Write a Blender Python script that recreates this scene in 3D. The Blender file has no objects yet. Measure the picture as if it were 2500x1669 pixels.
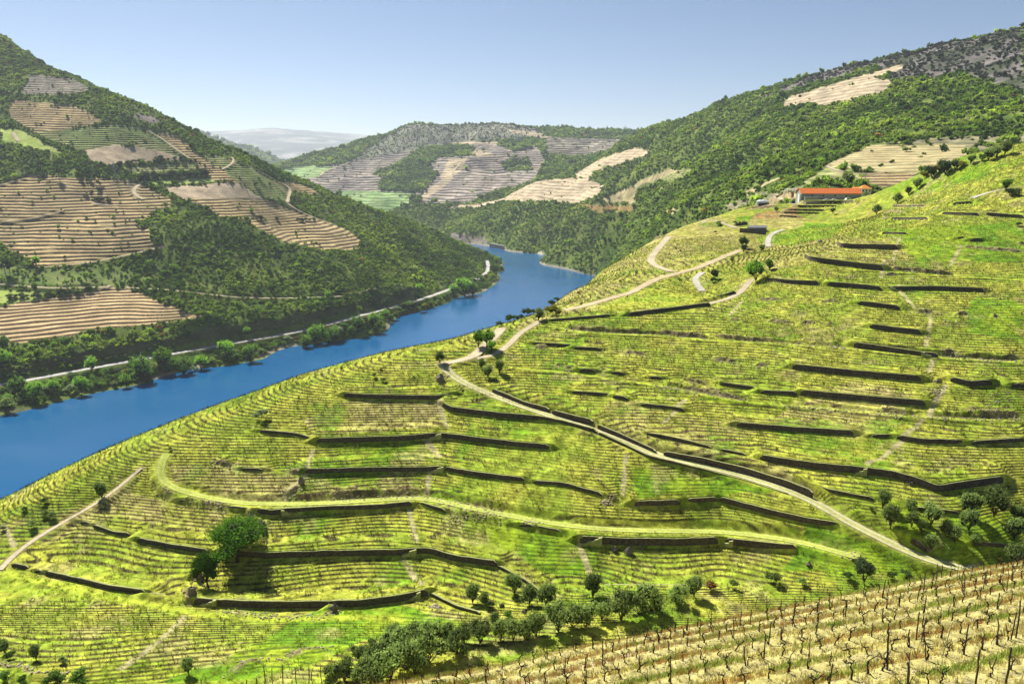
import bpy, math, random
import numpy as np
from mathutils import Vector
random.seed(7)
RNG = np.random.default_rng(7)
C = bpy.context.scene.collection
SC = bpy.context.scene

# ------------------------------------------------------------------ camera, world, sun, exposure
CAMZ = 200.0                      # metres above the river
PITCH = math.radians(12.5)
F = 1962.0                        # focal length in pixels of the 2500 x 1669 photograph
cam_d = bpy.data.cameras.new("camera")
cam_d.sensor_width = 36.0
cam_d.lens = 36.0 * F / 2500.0
cam_d.clip_start = 0.5
cam_d.clip_end = 60000
cam = bpy.data.objects.new("camera", cam_d)
C.objects.link(cam)
cam.location = (0, 0, CAMZ)
cam.rotation_euler = (math.pi / 2 - PITCH, 0, 0)
SC.camera = cam
SUN_EL = math.radians(48)
SUN_AZ = math.radians(-37)        # left of straight ahead (+Y)
world = bpy.data.worlds.new("World")
SC.world = world
world.use_nodes = True
nt = world.node_tree
bg = nt.nodes["Background"]
sky = nt.nodes.new("ShaderNodeTexSky")
sky.sky_type = 'NISHITA'
sky.sun_disc = False
sky.sun_elevation = SUN_EL
sky.sun_rotation = SUN_AZ
sky.altitude = 2200
sky.air_density = 0.9
sky.dust_density = 1.5
sky.ozone_density = 3.0
bg.inputs[1].default_value = 0.05
nt.links.new(sky.outputs[0], bg.inputs[0])
sun_d = bpy.data.lights.new("sun", 'SUN')
sun_d.energy = 4.9
sun_d.angle = math.radians(0.53)
sun_d.color = (1.0, 0.955, 0.88)
sun = bpy.data.objects.new("sun", sun_d)
C.objects.link(sun)
S = Vector((math.sin(SUN_AZ) * math.cos(SUN_EL), math.cos(SUN_AZ) * math.cos(SUN_EL), math.sin(SUN_EL)))
sun.rotation_euler = S.to_track_quat('Z', 'Y').to_euler()
SC.view_settings.view_transform = 'Standard'
SC.view_settings.look = 'None'
SC.view_settings.gamma = 1
SC.view_settings.exposure = 0.95
SC.cycles.max_bounces = 6
SC.cycles.transparent_max_bounces = 4
SC.cycles.volume_bounces = 0

# ------------------------------------------------------------------ numeric helpers
SP, CP = math.sin(PITCH), math.cos(PITCH)
def ray(u, v):
    """slopes X/Y and Z/Y of the sight line of a photo pixel"""
    a = (np.asarray(u, float) - 1250.0) / F
    t = (834.5 - np.asarray(v, float)) / F
    dy = CP + t * SP
    return a / dy, (-SP + t * CP) / dy
def P(u, v, Y):
    a, s = ray(u, v)
    return (float(a * Y), float(Y), float(CAMZ + s * Y))
def PZ(u, v, z):
    a, s = ray(u, v)
    Y = (z - CAMZ) / s
    return (float(a * Y), float(Y), float(z))

def _hash(ix, iy, seed):
    with np.errstate(over='ignore'):
        h = (ix.astype(np.int64) * 374761393 + iy.astype(np.int64) * 668265263 + seed * 1442695041) & 0xffffffff
        h = ((h ^ (h >> 13)) * 1274126177) & 0xffffffff
        h = h ^ (h >> 16)
    return (h & 0xffffff).astype(np.float32) / 16777215.0
def vnoise(x, y, seed=0):
    ix = np.floor(x); iy = np.floor(y)
    fx = (x - ix).astype(np.float32); fy = (y - iy).astype(np.float32)
    fx = fx * fx * (3 - 2 * fx); fy = fy * fy * (3 - 2 * fy)
    ix = ix.astype(np.int64); iy = iy.astype(np.int64)
    a = _hash(ix, iy, seed); b = _hash(ix + 1, iy, seed)
    c = _hash(ix, iy + 1, seed); d = _hash(ix + 1, iy + 1, seed)
    return (a + (b - a) * fx) * (1 - fy) + (c + (d - c) * fx) * fy
def fbm(x, y, scale, octv=3, seed=0):
    """-1..1"""
    s = 0.0; amp = 1.0; tot = 0.0
    x = np.asarray(x) / scale; y = np.asarray(y) / scale
    for k in range(octv):
        s = s + amp * (vnoise(x + 17.3 * k, y - 9.1 * k, seed + k * 31) * 2 - 1)
        tot += amp; amp *= 0.5; x = x * 2.03; y = y * 2.03
    return s / tot
def sstep(a, b, x):
    t = np.clip((x - a) / (b - a), 0, 1)
    return t * t * (3 - 2 * t)

class TPS:
    """smooth surface through survey points"""
    def __init__(self, pts, lam=0.0):
        p = np.array(pts, float)
        self.c = p[:, :2]; n = len(p)
        self.s = 200.0
        q = self.c / self.s
        d2 = ((q[:, None] - q[None]) ** 2).sum(2)
        K = 0.5 * d2 * np.log(d2 + 1e-12) + lam * np.eye(n)
        Q = np.c_[np.ones(n), q]
        A = np.block([[K, Q], [Q.T, np.zeros((3, 3))]])
        w = np.linalg.solve(A, np.r_[p[:, 2], 0, 0, 0])
        self.w, self.a = w[:n], w[n:]; self.q = q
    def __call__(self, x, y):
        x = np.asarray(x, float); y = np.asarray(y, float)
        shp = x.shape
        x = x.ravel() / self.s; y = y.ravel() / self.s
        out = np.empty(len(x))
        B = 40000
        for i in range(0, len(x), B):
            xx = x[i:i+B]; yy = y[i:i+B]
            d2 = (xx[:, None] - self.q[:, 0]) ** 2 + (yy[:, None] - self.q[:, 1]) ** 2 + 1e-12
            out[i:i+B] = (0.5 * d2 * np.log(d2)) @ self.w + self.a[0] + self.a[1] * xx + self.a[2] * yy
        return out.reshape(shp)

class Surf:
    """a hill: survey points, fan-shaped lattice a = X/Y by Y, lookups"""
    def __init__(self, name, pts, a, Y, lam, noise):
        self.name = name; self.a = a; self.Y = Y
        self.tps = TPS(pts, lam); self.noise = noise
        A_, Y_ = np.meshgrid(a, Y)
        self.X = A_ * Y_; self.YY = Y_
        # coarse solve, then smooth interpolation on the fine lattice
        ka = max(1, len(a) // 110); ky = max(1, len(Y) // 150)
        ia = np.unique(np.r_[np.arange(0, len(a), ka), len(a) - 1]); iy = np.unique(np.r_[np.arange(0, len(Y), ky), len(Y) - 1])
        Zc = self.tps(self.X[np.ix_(iy, ia)], self.YY[np.ix_(iy, ia)])
        Zc = self._interp(ia, Zc, np.arange(len(a)), axis=1)
        Zc = self._interp(iy, Zc, np.arange(len(Y)), axis=0)
        self.B = Zc + noise(self.X, self.YY) * sstep(-2, 30, Zc)          # ground before walls, rows and tracks
        self.H = self.B.copy()
    @staticmethod
    def _interp(xs, M, xn, axis):
        """Catmull-Rom along one axis"""
        if axis == 0: M = M.T
        xs = xs.astype(float)
        g = np.gradient(M, xs, axis=1)
        k = np.clip(np.searchsorted(xs, xn, side='right') - 1, 0, len(xs) - 2)
        h = xs[k + 1] - xs[k]; t = (xn - xs[k]) / h
        h00 = 2*t**3 - 3*t**2 + 1; h10 = t**3 - 2*t**2 + t; h01 = -2*t**3 + 3*t**2; h11 = t**3 - t**2
        R = M[:, k] * h00 + g[:, k] * (h10 * h) + M[:, k + 1] * h01 + g[:, k + 1] * (h11 * h)
        return R.T if axis == 0 else R
    def idx(self, x, y):
        x = np.asarray(x, float); y = np.asarray(y, float)
        fa = np.interp(x / np.maximum(y, 1e-6), self.a, np.arange(len(self.a)))
        fy = np.interp(y, self.Y, np.arange(len(self.Y)))
        return fa, fy
    def look(self, M, x, y):
        fa, fy = self.idx(x, y)
        i = np.clip(np.floor(fy).astype(int), 0, len(self.Y) - 2); j = np.clip(np.floor(fa).astype(int), 0, len(self.a) - 2)
        ty = fy - i; ta = fa - j
        return (M[i, j] * (1 - ta) + M[i, j+1] * ta) * (1 - ty) + (M[i+1, j] * (1 - ta) + M[i+1, j+1] * ta) * ty
    def hit(self, u, v, M=None):
        """where the sight lines of photo pixels meet this ground (closest pass if they miss)"""
        M = self.B if M is None else M
        ra, rs = ray(np.atleast_1d(u), np.atleast_1d(v))
        Y = self.Y
        fa = np.interp(ra, self.a, np.arange(len(self.a)))
        j = np.clip(np.floor(fa).astype(int), 0, len(self.a) - 2); t = fa - j
        col = M[:, j] * (1 - t) + M[:, j + 1] * t              # (nY, n)
        gap = CAMZ + rs[None] * Y[:, None] - col
        neg = gap <= 0
        first = np.argmax(neg, axis=0); none = ~neg.any(axis=0)
        k = np.clip(first, 1, None); ii = np.arange(len(ra))
        g0 = gap[k - 1, ii]; g1 = gap[k, ii]
        w = np.clip(g0 / np.where(g0 - g1 == 0, 1, g0 - g1), 0, 1)
        yh = Y[k - 1] + (Y[k] - Y[k - 1]) * w
        rel = gap / Y[:, None]
        km = np.argmin(np.where(Y[:, None] > self.Y[0], rel, 9e9), axis=0)
        yh = np.where(none | (first == 0), Y[km], yh)
        return ra * yh, yh

def dens(pts, step=12):
    """densify a pixel polyline"""
    out = [pts[0]]
    for a, b in zip(pts[:-1], pts[1:]):
        n = max(1, int(math.hypot(b[0]-a[0], b[1]-a[1]) / step))
        for k in range(1, n + 1):
            out.append((a[0] + (b[0]-a[0]) * k / n, a[1] + (b[1]-a[1]) * k / n))
    return out
def inpoly(px, py, poly):
    """boolean mask of points in polygon"""
    poly = np.asarray(poly); res = np.zeros(px.shape, bool)
    bx = (px >= poly[:, 0].min()) & (px <= poly[:, 0].max()) & (py >= poly[:, 1].min()) & (py <= poly[:, 1].max())
    x = px[bx]; y = py[bx]; r = np.zeros(x.shape, bool)
    x1, y1 = poly[:, 0], poly[:, 1]; x2, y2 = np.roll(x1, -1), np.roll(y1, -1)
    for a, b, c, d in zip(x1, y1, x2, y2):
        if b == d: continue
        cr = ((b > y) != (d > y)) & (x < (c - a) * (y - b) / (d - b) + a)
        r ^= cr
    res[bx] = r
    return res
def near_line(X, Y, line, w, mask=None):
    """distance, nearest param (cumulative length), side sign, for lattice points within w of a polyline. returns flat index arrays"""
    line = np.asarray(line, float)
    bx = (X > line[:, 0].min() - w) & (X < line[:, 0].max() + w) & (Y > line[:, 1].min() - w) & (Y < line[:, 1].max() + w)
    I = np.flatnonzero(bx.ravel())
    x = X.ravel()[I]; y = Y.ravel()[I]
    best = np.full(len(I), 1e9); par = np.zeros(len(I)); side = np.zeros(len(I)); acc = 0.0
    for (ax, ay), (bx_, by_) in zip(line[:-1], line[1:]):
        dx, dy = bx_ - ax, by_ - ay; L = math.hypot(dx, dy)
        if L < 1e-6: continue
        t = np.clip(((x - ax) * dx + (y - ay) * dy) / (L * L), 0, 1)
        ex = x - (ax + t * dx); ey = y - (ay + t * dy); d = np.hypot(ex, ey)
        m = d < best
        best[m] = d[m]; par[m] = acc + t[m] * L
        side[m] = np.sign(dx * ey[m] - dy * ex[m])
        acc += L
    k = best < w
    return I[k], best[k], par[k], side[k], acc

# ------------------------------------------------------------------ object helpers
def put(o, label=None, cat=None, group=None, kind=None, parent=None):
    if o.name not in C.objects: C.objects.link(o)
    if parent is not None: o.parent = parent
    if label: o["label"] = label
    if cat: o["category"] = cat
    if group: o["group"] = group
    if kind: o["kind"] = kind
    return o
def mesh_np(name, V, Fc, mats=(), smooth=False, col=None, mi=None):
    """V (n,3); Fc (m,k) equal-sized faces or list of such arrays"""
    me = bpy.data.meshes.new(name)
    V = np.asarray(V, np.float32)
    if not isinstance(Fc, list): Fc = [Fc]
    Fc = [np.asarray(f, np.int32) for f in Fc if len(f)]
    nl = sum(f.size for f in Fc); nf = sum(len(f) for f in Fc)
    me.vertices.add(len(V)); me.vertices.foreach_set("co", V.ravel())
    me.loops.add(nl); me.polygons.add(nf)
    me.loops.foreach_set("vertex_index", np.concatenate([f.ravel() for f in Fc]))
    tot = np.concatenate([np.full(len(f), f.shape[1], np.int32) for f in Fc])
    st = np.zeros(nf, np.int32); st[1:] = np.cumsum(tot)[:-1]
    me.polygons.foreach_set("loop_start", st)
    if smooth: me.polygons.foreach_set("use_smooth", np.ones(nf, bool))
    for m in mats: me.materials.append(m)
    if mi is not None: me.polygons.foreach_set("material_index", np.asarray(mi, np.int32))
    if col is not None:
        ca = me.color_attributes.new("Col", 'FLOAT_COLOR', 'POINT')
        ca.data.foreach_set("color", np.c_[col, np.ones(len(col))].astype(np.float32).ravel())
    me.update(); me.validate()
    return me
def grid_faces(ny, nx):
    i = np.arange(ny * nx, dtype=np.int32).reshape(ny, nx)
    return np.c_[i[:-1, :-1].ravel(), i[:-1, 1:].ravel(), i[1:, 1:].ravel(), i[1:, :-1].ravel()]
class MB:
    """collects boxes, tubes and lumps for ONE mesh"""
    def __init__(s): s.V = []; s.F = []; s.n = 0; s.M = []
    def add(s, V, F_, m=0):
        V = np.asarray(V, float)
        s.V.append(V)
        for f in F_: s.F.append([int(i) + s.n for i in f]); s.M.append(m)
        s.n += len(V)
    def box(s, c, d, rz=0, m=0, taper=1.0):
        x, y, z = d[0]/2, d[1]/2, d[2]/2
        v = np.array([[-x,-y,-z],[x,-y,-z],[x,y,-z],[-x,y,-z],[-x*taper,-y*taper,z],[x*taper,-y*taper,z],[x*taper,y*taper,z],[-x*taper,y*taper,z]])
        cr, sr = math.cos(rz), math.sin(rz)
        v = np.c_[v[:,0]*cr - v[:,1]*sr, v[:,0]*sr + v[:,1]*cr, v[:,2]] + np.array(c)
        s.add(v, [(0,3,2,1),(4,5,6,7),(0,1,5,4),(1,2,6,5),(2,3,7,6),(3,0,4,7)], m)
    def tube(s, pts, rad, k=6, m=0, cap=True):
        pts = np.asarray(pts, float); n = len(pts)
        V = []
        for i in range(n):
            t = pts[min(i+1, n-1)] - pts[max(i-1, 0)]; t = t / (np.linalg.norm(t) + 1e-9)
            up = np.array([0, 0, 1.0]) if abs(t[2]) < .9 else np.array([1.0, 0, 0])
            a = np.cross(t, up); a /= np.linalg.norm(a); b = np.cross(t, a)
            for j in range(k):
                an = 2 * math.pi * j / k
                V.append(pts[i] + rad[i] * (math.cos(an) * a + math.sin(an) * b))
        Fs = []
        for i in range(n - 1):
            for j in range(k):
                Fs.append((i*k+j, i*k+(j+1)%k, (i+1)*k+(j+1)%k, (i+1)*k+j))
        if cap: Fs.append(tuple(range(k-1, -1, -1))); Fs.append(tuple(range((n-1)*k, n*k)))
        s.add(V, Fs, m)
    def poly(s, V, F_, m=0): s.add(V, F_, m)
    def mesh(s, name, mats, smooth=False):
        me = bpy.data.meshes.new(name)
        me.from_pydata(np.concatenate(s.V).tolist(), [], s.F)
        for m in (mats if isinstance(mats, (list, tuple)) else [mats]): me.materials.append(m)
        me.polygons.foreach_set("material_index", s.M)
        if smooth: me.polygons.foreach_set("use_smooth", [True] * len(me.polygons))
        me.update()
        return me
    def obj(s, name, mats, parent=None, smooth=False, **kw):
        o = bpy.data.objects.new(name, s.mesh(name, mats, smooth))
        return put(o, parent=parent, **kw)
def empty(name, loc, rz=0.0, **kw):
    o = bpy.data.objects.new(name, None)
    o.location = loc; o.rotation_euler = (0, 0, rz); o.empty_display_size = 0.5
    return put(o, **kw)
def copy_tree(root, loc, rz, sc, label=None, group=None):
    r = root.copy(); C.objects.link(r)
    r.location = loc; r.rotation_euler = (0, 0, rz); r.scale = sc if isinstance(sc, tuple) else (sc, sc, sc)
    if label: r["label"] = label
    if group: r["group"] = group
    for ch in root.children:
        c = ch.copy(); C.objects.link(c); c.parent = r
        for g in ch.children:
            d = g.copy(); C.objects.link(d); d.parent = c
    return r

# ------------------------------------------------------------------ materials
def mat(name):
    m = bpy.data.materials.new(name); m.use_nodes = True
    t = m.node_tree; b = t.nodes["Principled BSDF"]
    b.inputs["Roughness"].default_value = 0.9
    if "Specular IOR Level" in b.inputs: b.inputs["Specular IOR Level"].default_value = 0.15
    return m, t, b
def nd(t, typ, **kw):
    n = t.nodes.new(typ)
    for k, v in kw.items():
        if k in n.inputs.keys(): n.inputs[k].default_value = v
        else: setattr(n, k, v)
    return n
def plain(name, col, rough=0.8, noise=0.25, scale=3.0, bump=0.0, metal=0.0, spec=0.15):
    m, t, b = mat(name)
    g = nd(t, "ShaderNodeNewGeometry")
    n = nd(t, "ShaderNodeTexNoise", Scale=scale, Detail=5.0); t.links.new(g.outputs["Position"], n.inputs["Vector"])
    r = nd(t, "ShaderNodeMapRange"); r.inputs[1].default_value = .3; r.inputs[2].default_value = .7
    r.inputs[3].default_value = 1 - noise; r.inputs[4].default_value = 1 + noise
    t.links.new(n.outputs[0], r.inputs[0])
    mx = nd(t, "ShaderNodeVectorMath", operation='SCALE'); mx.inputs[0].default_value = col
    t.links.new(r.outputs[0], mx.inputs["Scale"]); t.links.new(mx.outputs[0], b.inputs["Base Color"])
    b.inputs["Roughness"].default_value = rough; b.inputs["Metallic"].default_value = metal
    b.inputs["Specular IOR Level"].default_value = spec
    if bump:
        bp = nd(t, "ShaderNodeBump", Distance=bump); t.links.new(n.outputs[0], bp.inputs["Height"])
        t.links.new(bp.outputs[0], b.inputs["Normal"])
    return m
def ground_mat(name, s1, s2, var, bumpd):
    """vertex land-cover colour broken up by two scales of noise"""
    m, t, b = mat(name)
    g = nd(t, "ShaderNodeNewGeometry"); at = nd(t, "ShaderNodeAttribute", attribute_name="Col")
    n1 = nd(t, "ShaderNodeTexNoise", Scale=s1, Detail=6.0, Roughness=0.7); t.links.new(g.outputs["Position"], n1.inputs["Vector"])
    n2 = nd(t, "ShaderNodeTexNoise", Scale=s2, Detail=3.0); t.links.new(g.outputs["Position"], n2.inputs["Vector"])
    mm = nd(t, "ShaderNodeMath", operation='MULTIPLY'); t.links.new(n1.outputs[0], mm.inputs[0]); t.links.new(n2.outputs[0], mm.inputs[1])
    r = nd(t, "ShaderNodeMapRange"); r.inputs[1].default_value = .12; r.inputs[2].default_value = .40
    r.inputs[3].default_value = 1 - var; r.inputs[4].default_value = 1 + var
    t.links.new(mm.outputs[0], r.inputs[0])
    mx = nd(t, "ShaderNodeVectorMath", operation='SCALE')
    t.links.new(at.outputs["Color"], mx.inputs[0]); t.links.new(r.outputs[0], mx.inputs["Scale"])
    t.links.new(mx.outputs[0], b.inputs["Base Color"])
    bp = nd(t, "ShaderNodeBump", Distance=bumpd, Strength=1.0); t.links.new(n1.outputs[0], bp.inputs["Height"])
    t.links.new(bp.outputs[0], b.inputs["Normal"])
    b.inputs["Roughness"].default_value = 1.0; b.inputs["Specular IOR Level"].default_value = 0.05
    return m
def leaf_mat(name, c1, c2, trans=0.35, c3=None):
    """leaf faces: colour differs from leaf to leaf and tree to tree; some light comes through"""
    m = bpy.data.materials.new(name); m.use_nodes = True
    t = m.node_tree; t.nodes.remove(t.nodes["Principled BSDF"])
    out = t.nodes["Material Output"]
    g = nd(t, "ShaderNodeNewGeometry"); oi = nd(t, "ShaderNodeObjectInfo")
    r = nd(t, "ShaderNodeValToRGB")
    r.color_ramp.elements[0].color = (*c1, 1); r.color_ramp.elements[1].color = (*c2, 1)
    t.links.new(g.outputs["Random Per Island"], r.inputs[0])
    hs = nd(t, "ShaderNodeHueSaturation")
    mr = nd(t, "ShaderNodeMapRange"); mr.inputs[3].default_value = 0.6; mr.inputs[4].default_value = 1.5
    t.links.new(oi.outputs["Random"], mr.inputs[0]); t.links.new(mr.outputs[0], hs.inputs["Value"])
    if c3 is not None:
        r2 = nd(t, "ShaderNodeMix", data_type='RGBA')
        cr = nd(t, "ShaderNodeValToRGB"); cr.color_ramp.interpolation = 'CONSTANT'
        wn = nd(t, "ShaderNodeTexWhiteNoise", noise_dimensions='1D'); t.links.new(oi.outputs["Random"], wn.inputs["W"])
        els = cr.color_ramp.elements
        els[0].position = 0
        cols = c3
        # positions spread by weights
        tot = sum(w for _, w in cols); acc = 0
        els[0].color = (*cols[0][0], 1)
        acc = cols[0][1] / tot
        els[1].position = acc; els[1].color = (*cols[1][0], 1)
        acc += cols[1][1] / tot
        for cc, w in cols[2:]:
            e = els.new(acc); e.color = (*cc, 1); acc += w / tot
        t.links.new(wn.outputs["Value"], cr.inputs[0])
        t.links.new(cr.outputs[0], r2.inputs[7]); t.links.new(r.outputs[0], r2.inputs[6])
        r2.inputs[0].default_value = 0.65
        t.links.new(r2.outputs[2], hs.inputs["Color"])
        # stands differ: broad drifts of lighter and darker, yellower and bluer scrub
        nl = nd(t, "ShaderNodeTexNoise", Scale=.011, Detail=4.0); t.links.new(oi.outputs["Location"], nl.inputs["Vector"])
        m2 = nd(t, "ShaderNodeMapRange"); m2.inputs[1].default_value = .36; m2.inputs[2].default_value = .64; m2.inputs[3].default_value = .55; m2.inputs[4].default_value = 1.35
        t.links.new(nl.outputs[0], m2.inputs[0])
        mu = nd(t, "ShaderNodeMath", operation='MULTIPLY'); t.links.new(mr.outputs[0], mu.inputs[0]); t.links.new(m2.outputs[0], mu.inputs[1]); t.links.new(mu.outputs[0], hs.inputs["Value"])
        m3 = nd(t, "ShaderNodeMapRange"); m3.inputs[1].default_value = .36; m3.inputs[2].default_value = .64; m3.inputs[3].default_value = .515; m3.inputs[4].default_value = .475
        t.links.new(nl.outputs[0], m3.inputs[0]); t.links.new(m3.outputs[0], hs.inputs["Hue"])
    else:
        t.links.new(r.outputs[0], hs.inputs["Color"])
    d = nd(t, "ShaderNodeBsdfDiffuse"); tr = nd(t, "ShaderNodeBsdfTranslucent")
    t.links.new(hs.outputs[0], d.inputs[0]); t.links.new(hs.outputs[0], tr.inputs[0])
    mx = nd(t, "ShaderNodeMixShader"); mx.inputs[0].default_value = trans
    t.links.new(d.outputs[0], mx.inputs[1]); t.links.new(tr.outputs[0], mx.inputs[2])
    t.links.new(mx.outputs[0], out.inputs[0])
    return m
# ------------------------------------------------------------------ survey points of every hill
def pts(rows): return [P(u, v, Y) for u, v, Y in rows]
def W(a_u, Y, z): return ((a_u - 1250.0) / F * Y * 1.0, float(Y), float(z))   # on the vertical plane of photo column a_u

B_pts = pts([
 (0,1669,112),(300,1669,116),(600,1669,118),(900,1640,118),(1100,1600,122),(1400,1540,128),(1600,1500,135),(1800,1450,142),(2100,1420,148),(2300,1410,151),(2500,1390,155),
 (100,1550,132),(300,1540,134),(500,1540,136),(800,1560,137),(1000,1520,145),
 (30,1370,165),(220,1400,160),(430,1455,152),(500,1475,152.6),(750,1480,153),(1010,1450,157),(1172,1500,148),
 (0,1275,178),(100,1215,184),(200,1170,189),(300,1130,193),(400,1100,197),(520,1065,203),(620,1010,211),(720,965,219),(800,930,225),(880,900,231),(960,878,235),(1040,868,238),(1100,862,241),
 (200,1272,182),(310,1305,174.5),(520,1350,165.4),(700,1358,164.5),(1010,1344,167),(1215,1383,159.6),(1320,1445,150),(1400,1440,155),
 (380,1150,190),(500,1211,182),(700,1235,178),(1040,1213,184),(1170,1235,177),(1400,1290,167),(1560,1295,166.5),(1750,1300,166),(1950,1330,162),(2100,1372,156),
 (740,1152,190),(1070,1147,192.5),(1280,1174,184),(1390,1188,180),(1480,1215,175),
 (635,1053,206),(770,1078,200.5),(1070,1067,203.5),(1335,1096,194),
 (845,972,216),(1105,970,217),(1202,1016,206),(1325,1027,203),(1459,1062,194),(1600,1130,182),(1700,1148,180),(1930,1215,168),
 (1095,915,227),(1229,975,215),(1401,1033,203),(1560,1095,190),(1715,1134,184),(1926,1196,172),(2060,1269,160),(2251,1364,151),
 (1555,1230,174),(1760,1224,175),(2050,1287,162),(1415,1320,166.5),(1765,1325,166),(1945,1343,162),(1469,1437,154),(1757,1431,154),
 (1855,1125,184),(2110,1155,176),(2270,1195,167),(2449,1178,170),(2232,1242,162),(2400,1260,160),(2400,1330,152),
 (1799,1041,197),(2083,1062,187),(2190,1070,186),(2351,1083,182),(2500,1077,182),
 (1581,1062,197),(1736,1096,190),
 (1759,939,215),(1954,964,208),(2259,991,196),(1935,901,218),(2248,930,205),(2366,943,200),(2500,947,199),
 (1401,911,225),(1580,940,217),(1600,820,246),(1750,832,240),(1906,840,237),(2123,815,232),(2248,820,228),(2293,872,216),(2500,878,212),
 (1302,841,246),(1400,850,243),(1530,930,222),(1316,784,262),(1340,770,275),(1489,768,262),
 (1200,822,252),(1250,790,268),(1330,755,295),(1400,705,335),(1480,646,392),(1545,610,425),(1610,575,455),(1680,548,475),(1750,528,490),
 (1650,757,268),(1734,746,275),(1800,717,292),(2094,744,250),(2196,755,246),(2350,760,242),(2500,770,238),
 (1868,686,287),(2021,696,276),(2144,709,266),(2401,712,260),(2500,720,256),
 (1460,730,300),(1560,700,318),(1650,665,342),(1750,650,345),(1830,680,296),
 (1850,650,312),(1964,630,300),(2056,648,290),(2158,658,284),(2300,660,280),(2500,670,275),
 (1600,640,380),(1700,600,408),(1800,600,400),(1632,578,435),(1720,560,440),(1850,560,430),(1900,530,455),(1800,545,445),
 (1870,610,385),(1950,590,375),(2044,600,332),(2136,608,318),(2193,609,310),(2360,600,300),(2500,610,292),
 (2000,550,420),(2100,540,392),(2200,540,360),(2220,572,330),(2300,525,340),(2500,533,322),
 (2000,515,470),(2080,500,482),(2180,500,430),(2250,480,410),(2320,500,360),(2500,470,345),
 (2200,450,440),(2300,405,415),(2400,378,400),(2500,362,392),(2120,470,480),(1960,494,500),(1880,500,505),(1780,515,500),
 ]) + [W(2050,520,175.5), W(2150,530,174), W(1950,530,172),
 W(0,270,62),W(0,370,0),W(0,430,-30),W(-300,330,10),W(400,300,72),W(400,400,10),W(400,460,-25),W(800,330,90),W(800,480,15),W(800,540,-20),W(1100,330,105),W(1100,480,30),W(1100,560,-20),
 W(1330,400,112),W(1330,540,20),W(1330,620,-25),W(1480,500,105),W(1480,620,40),W(1480,720,-20),W(1620,560,110),W(1620,690,40),W(1620,780,-10),
 W(1760,570,125),W(1760,700,60),W(2000,610,148),W(2000,700,120),W(2200,600,150),W(2400,520,165),W(2500,520,165),W(2750,450,195),W(2750,300,182),W(2750,200,142),
 W(0,70,95),W(800,70,90),W(1600,70,85),W(2500,90,80),W(1250,20,70),W(2500,20,70),W(0,20,80),W(-300,110,118),W(-300,180,110)]

F_pts = [PZ(*q, 1.0) for q in [(0,1010),(150,973),(240,952),(350,932),(545,890),(640,872),(850,826),(957,784),(1095,736),(1164,715),(1217,672),(1231,657),(1206,628)]] + \
 [PZ(*q, 10.0) for q in [(0,941),(211,901),(509,848),(691,817),(850,779),(957,749),(1049,724),(1175,676),(1190,640)]] + pts([
 (0,838,745),(150,822,775),(300,797,812),(420,786,835),(498,783,848),(0,748,822),(120,725,850),(269,699,895),(382,732,868),(300,760,845),
 (540,800,860),(620,780,895),(720,765,930),(850,745,985),(560,750,905),(700,740,955),(800,730,1005),
 (0,693,868),(170,700,872),(400,705,905),(600,727,935),(740,727,985),(850,722,1030),(950,700,1110),
 (0,600,935),(0,500,1022),(0,400,1121),(0,300,1242),(0,200,1392),(0,92,1576),(-200,300,1200),(-200,600,920),(-200,60,1560),(-200,860,715),
 (400,600,988),(400,500,1089),(400,400,1207),(418,301,1325),(255,221,1390),(175,188,1440),(102,155,1500),(200,400,1150),(200,500,1048),(200,600,955),(200,300,1260),(327,254,1350),
 (600,600,1050),(600,500,1169),(600,420,1251),(618,399,1300),(545,363,1320),(473,330,1330),(673,417,1330),
 (800,640,1095),(800,560,1205),(790,478,1370),(700,660,1040),(700,560,1170),(700,480,1275),(850,491,1420),
 (900,600,1215),(900,520,1400),(953,527,1480),(1000,640,1290),(1000,690,1185),(1050,563,1600),(1136,599,1700),(1100,660,1350),(1150,640,1500),(1186,622,1750),
 ]) + [W(0,1900,180),W(250,1800,120),W(500,1650,60),(-250+0,1650,20),W(800,1650,20),W(950,1720,10),W(1050,1900,-15),W(1150,2050,-20),W(620,1600,40),
 W(-100,600,-15),W(150,640,-15),W(450,740,-15),W(750,850,-15),W(1000,1010,-15),W(1150,1200,-15),W(1260,1480,-15),W(1240,1750,-12),W(-100,480,-40),W(600,650,-40),W(1150,1000,-40)]

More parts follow.
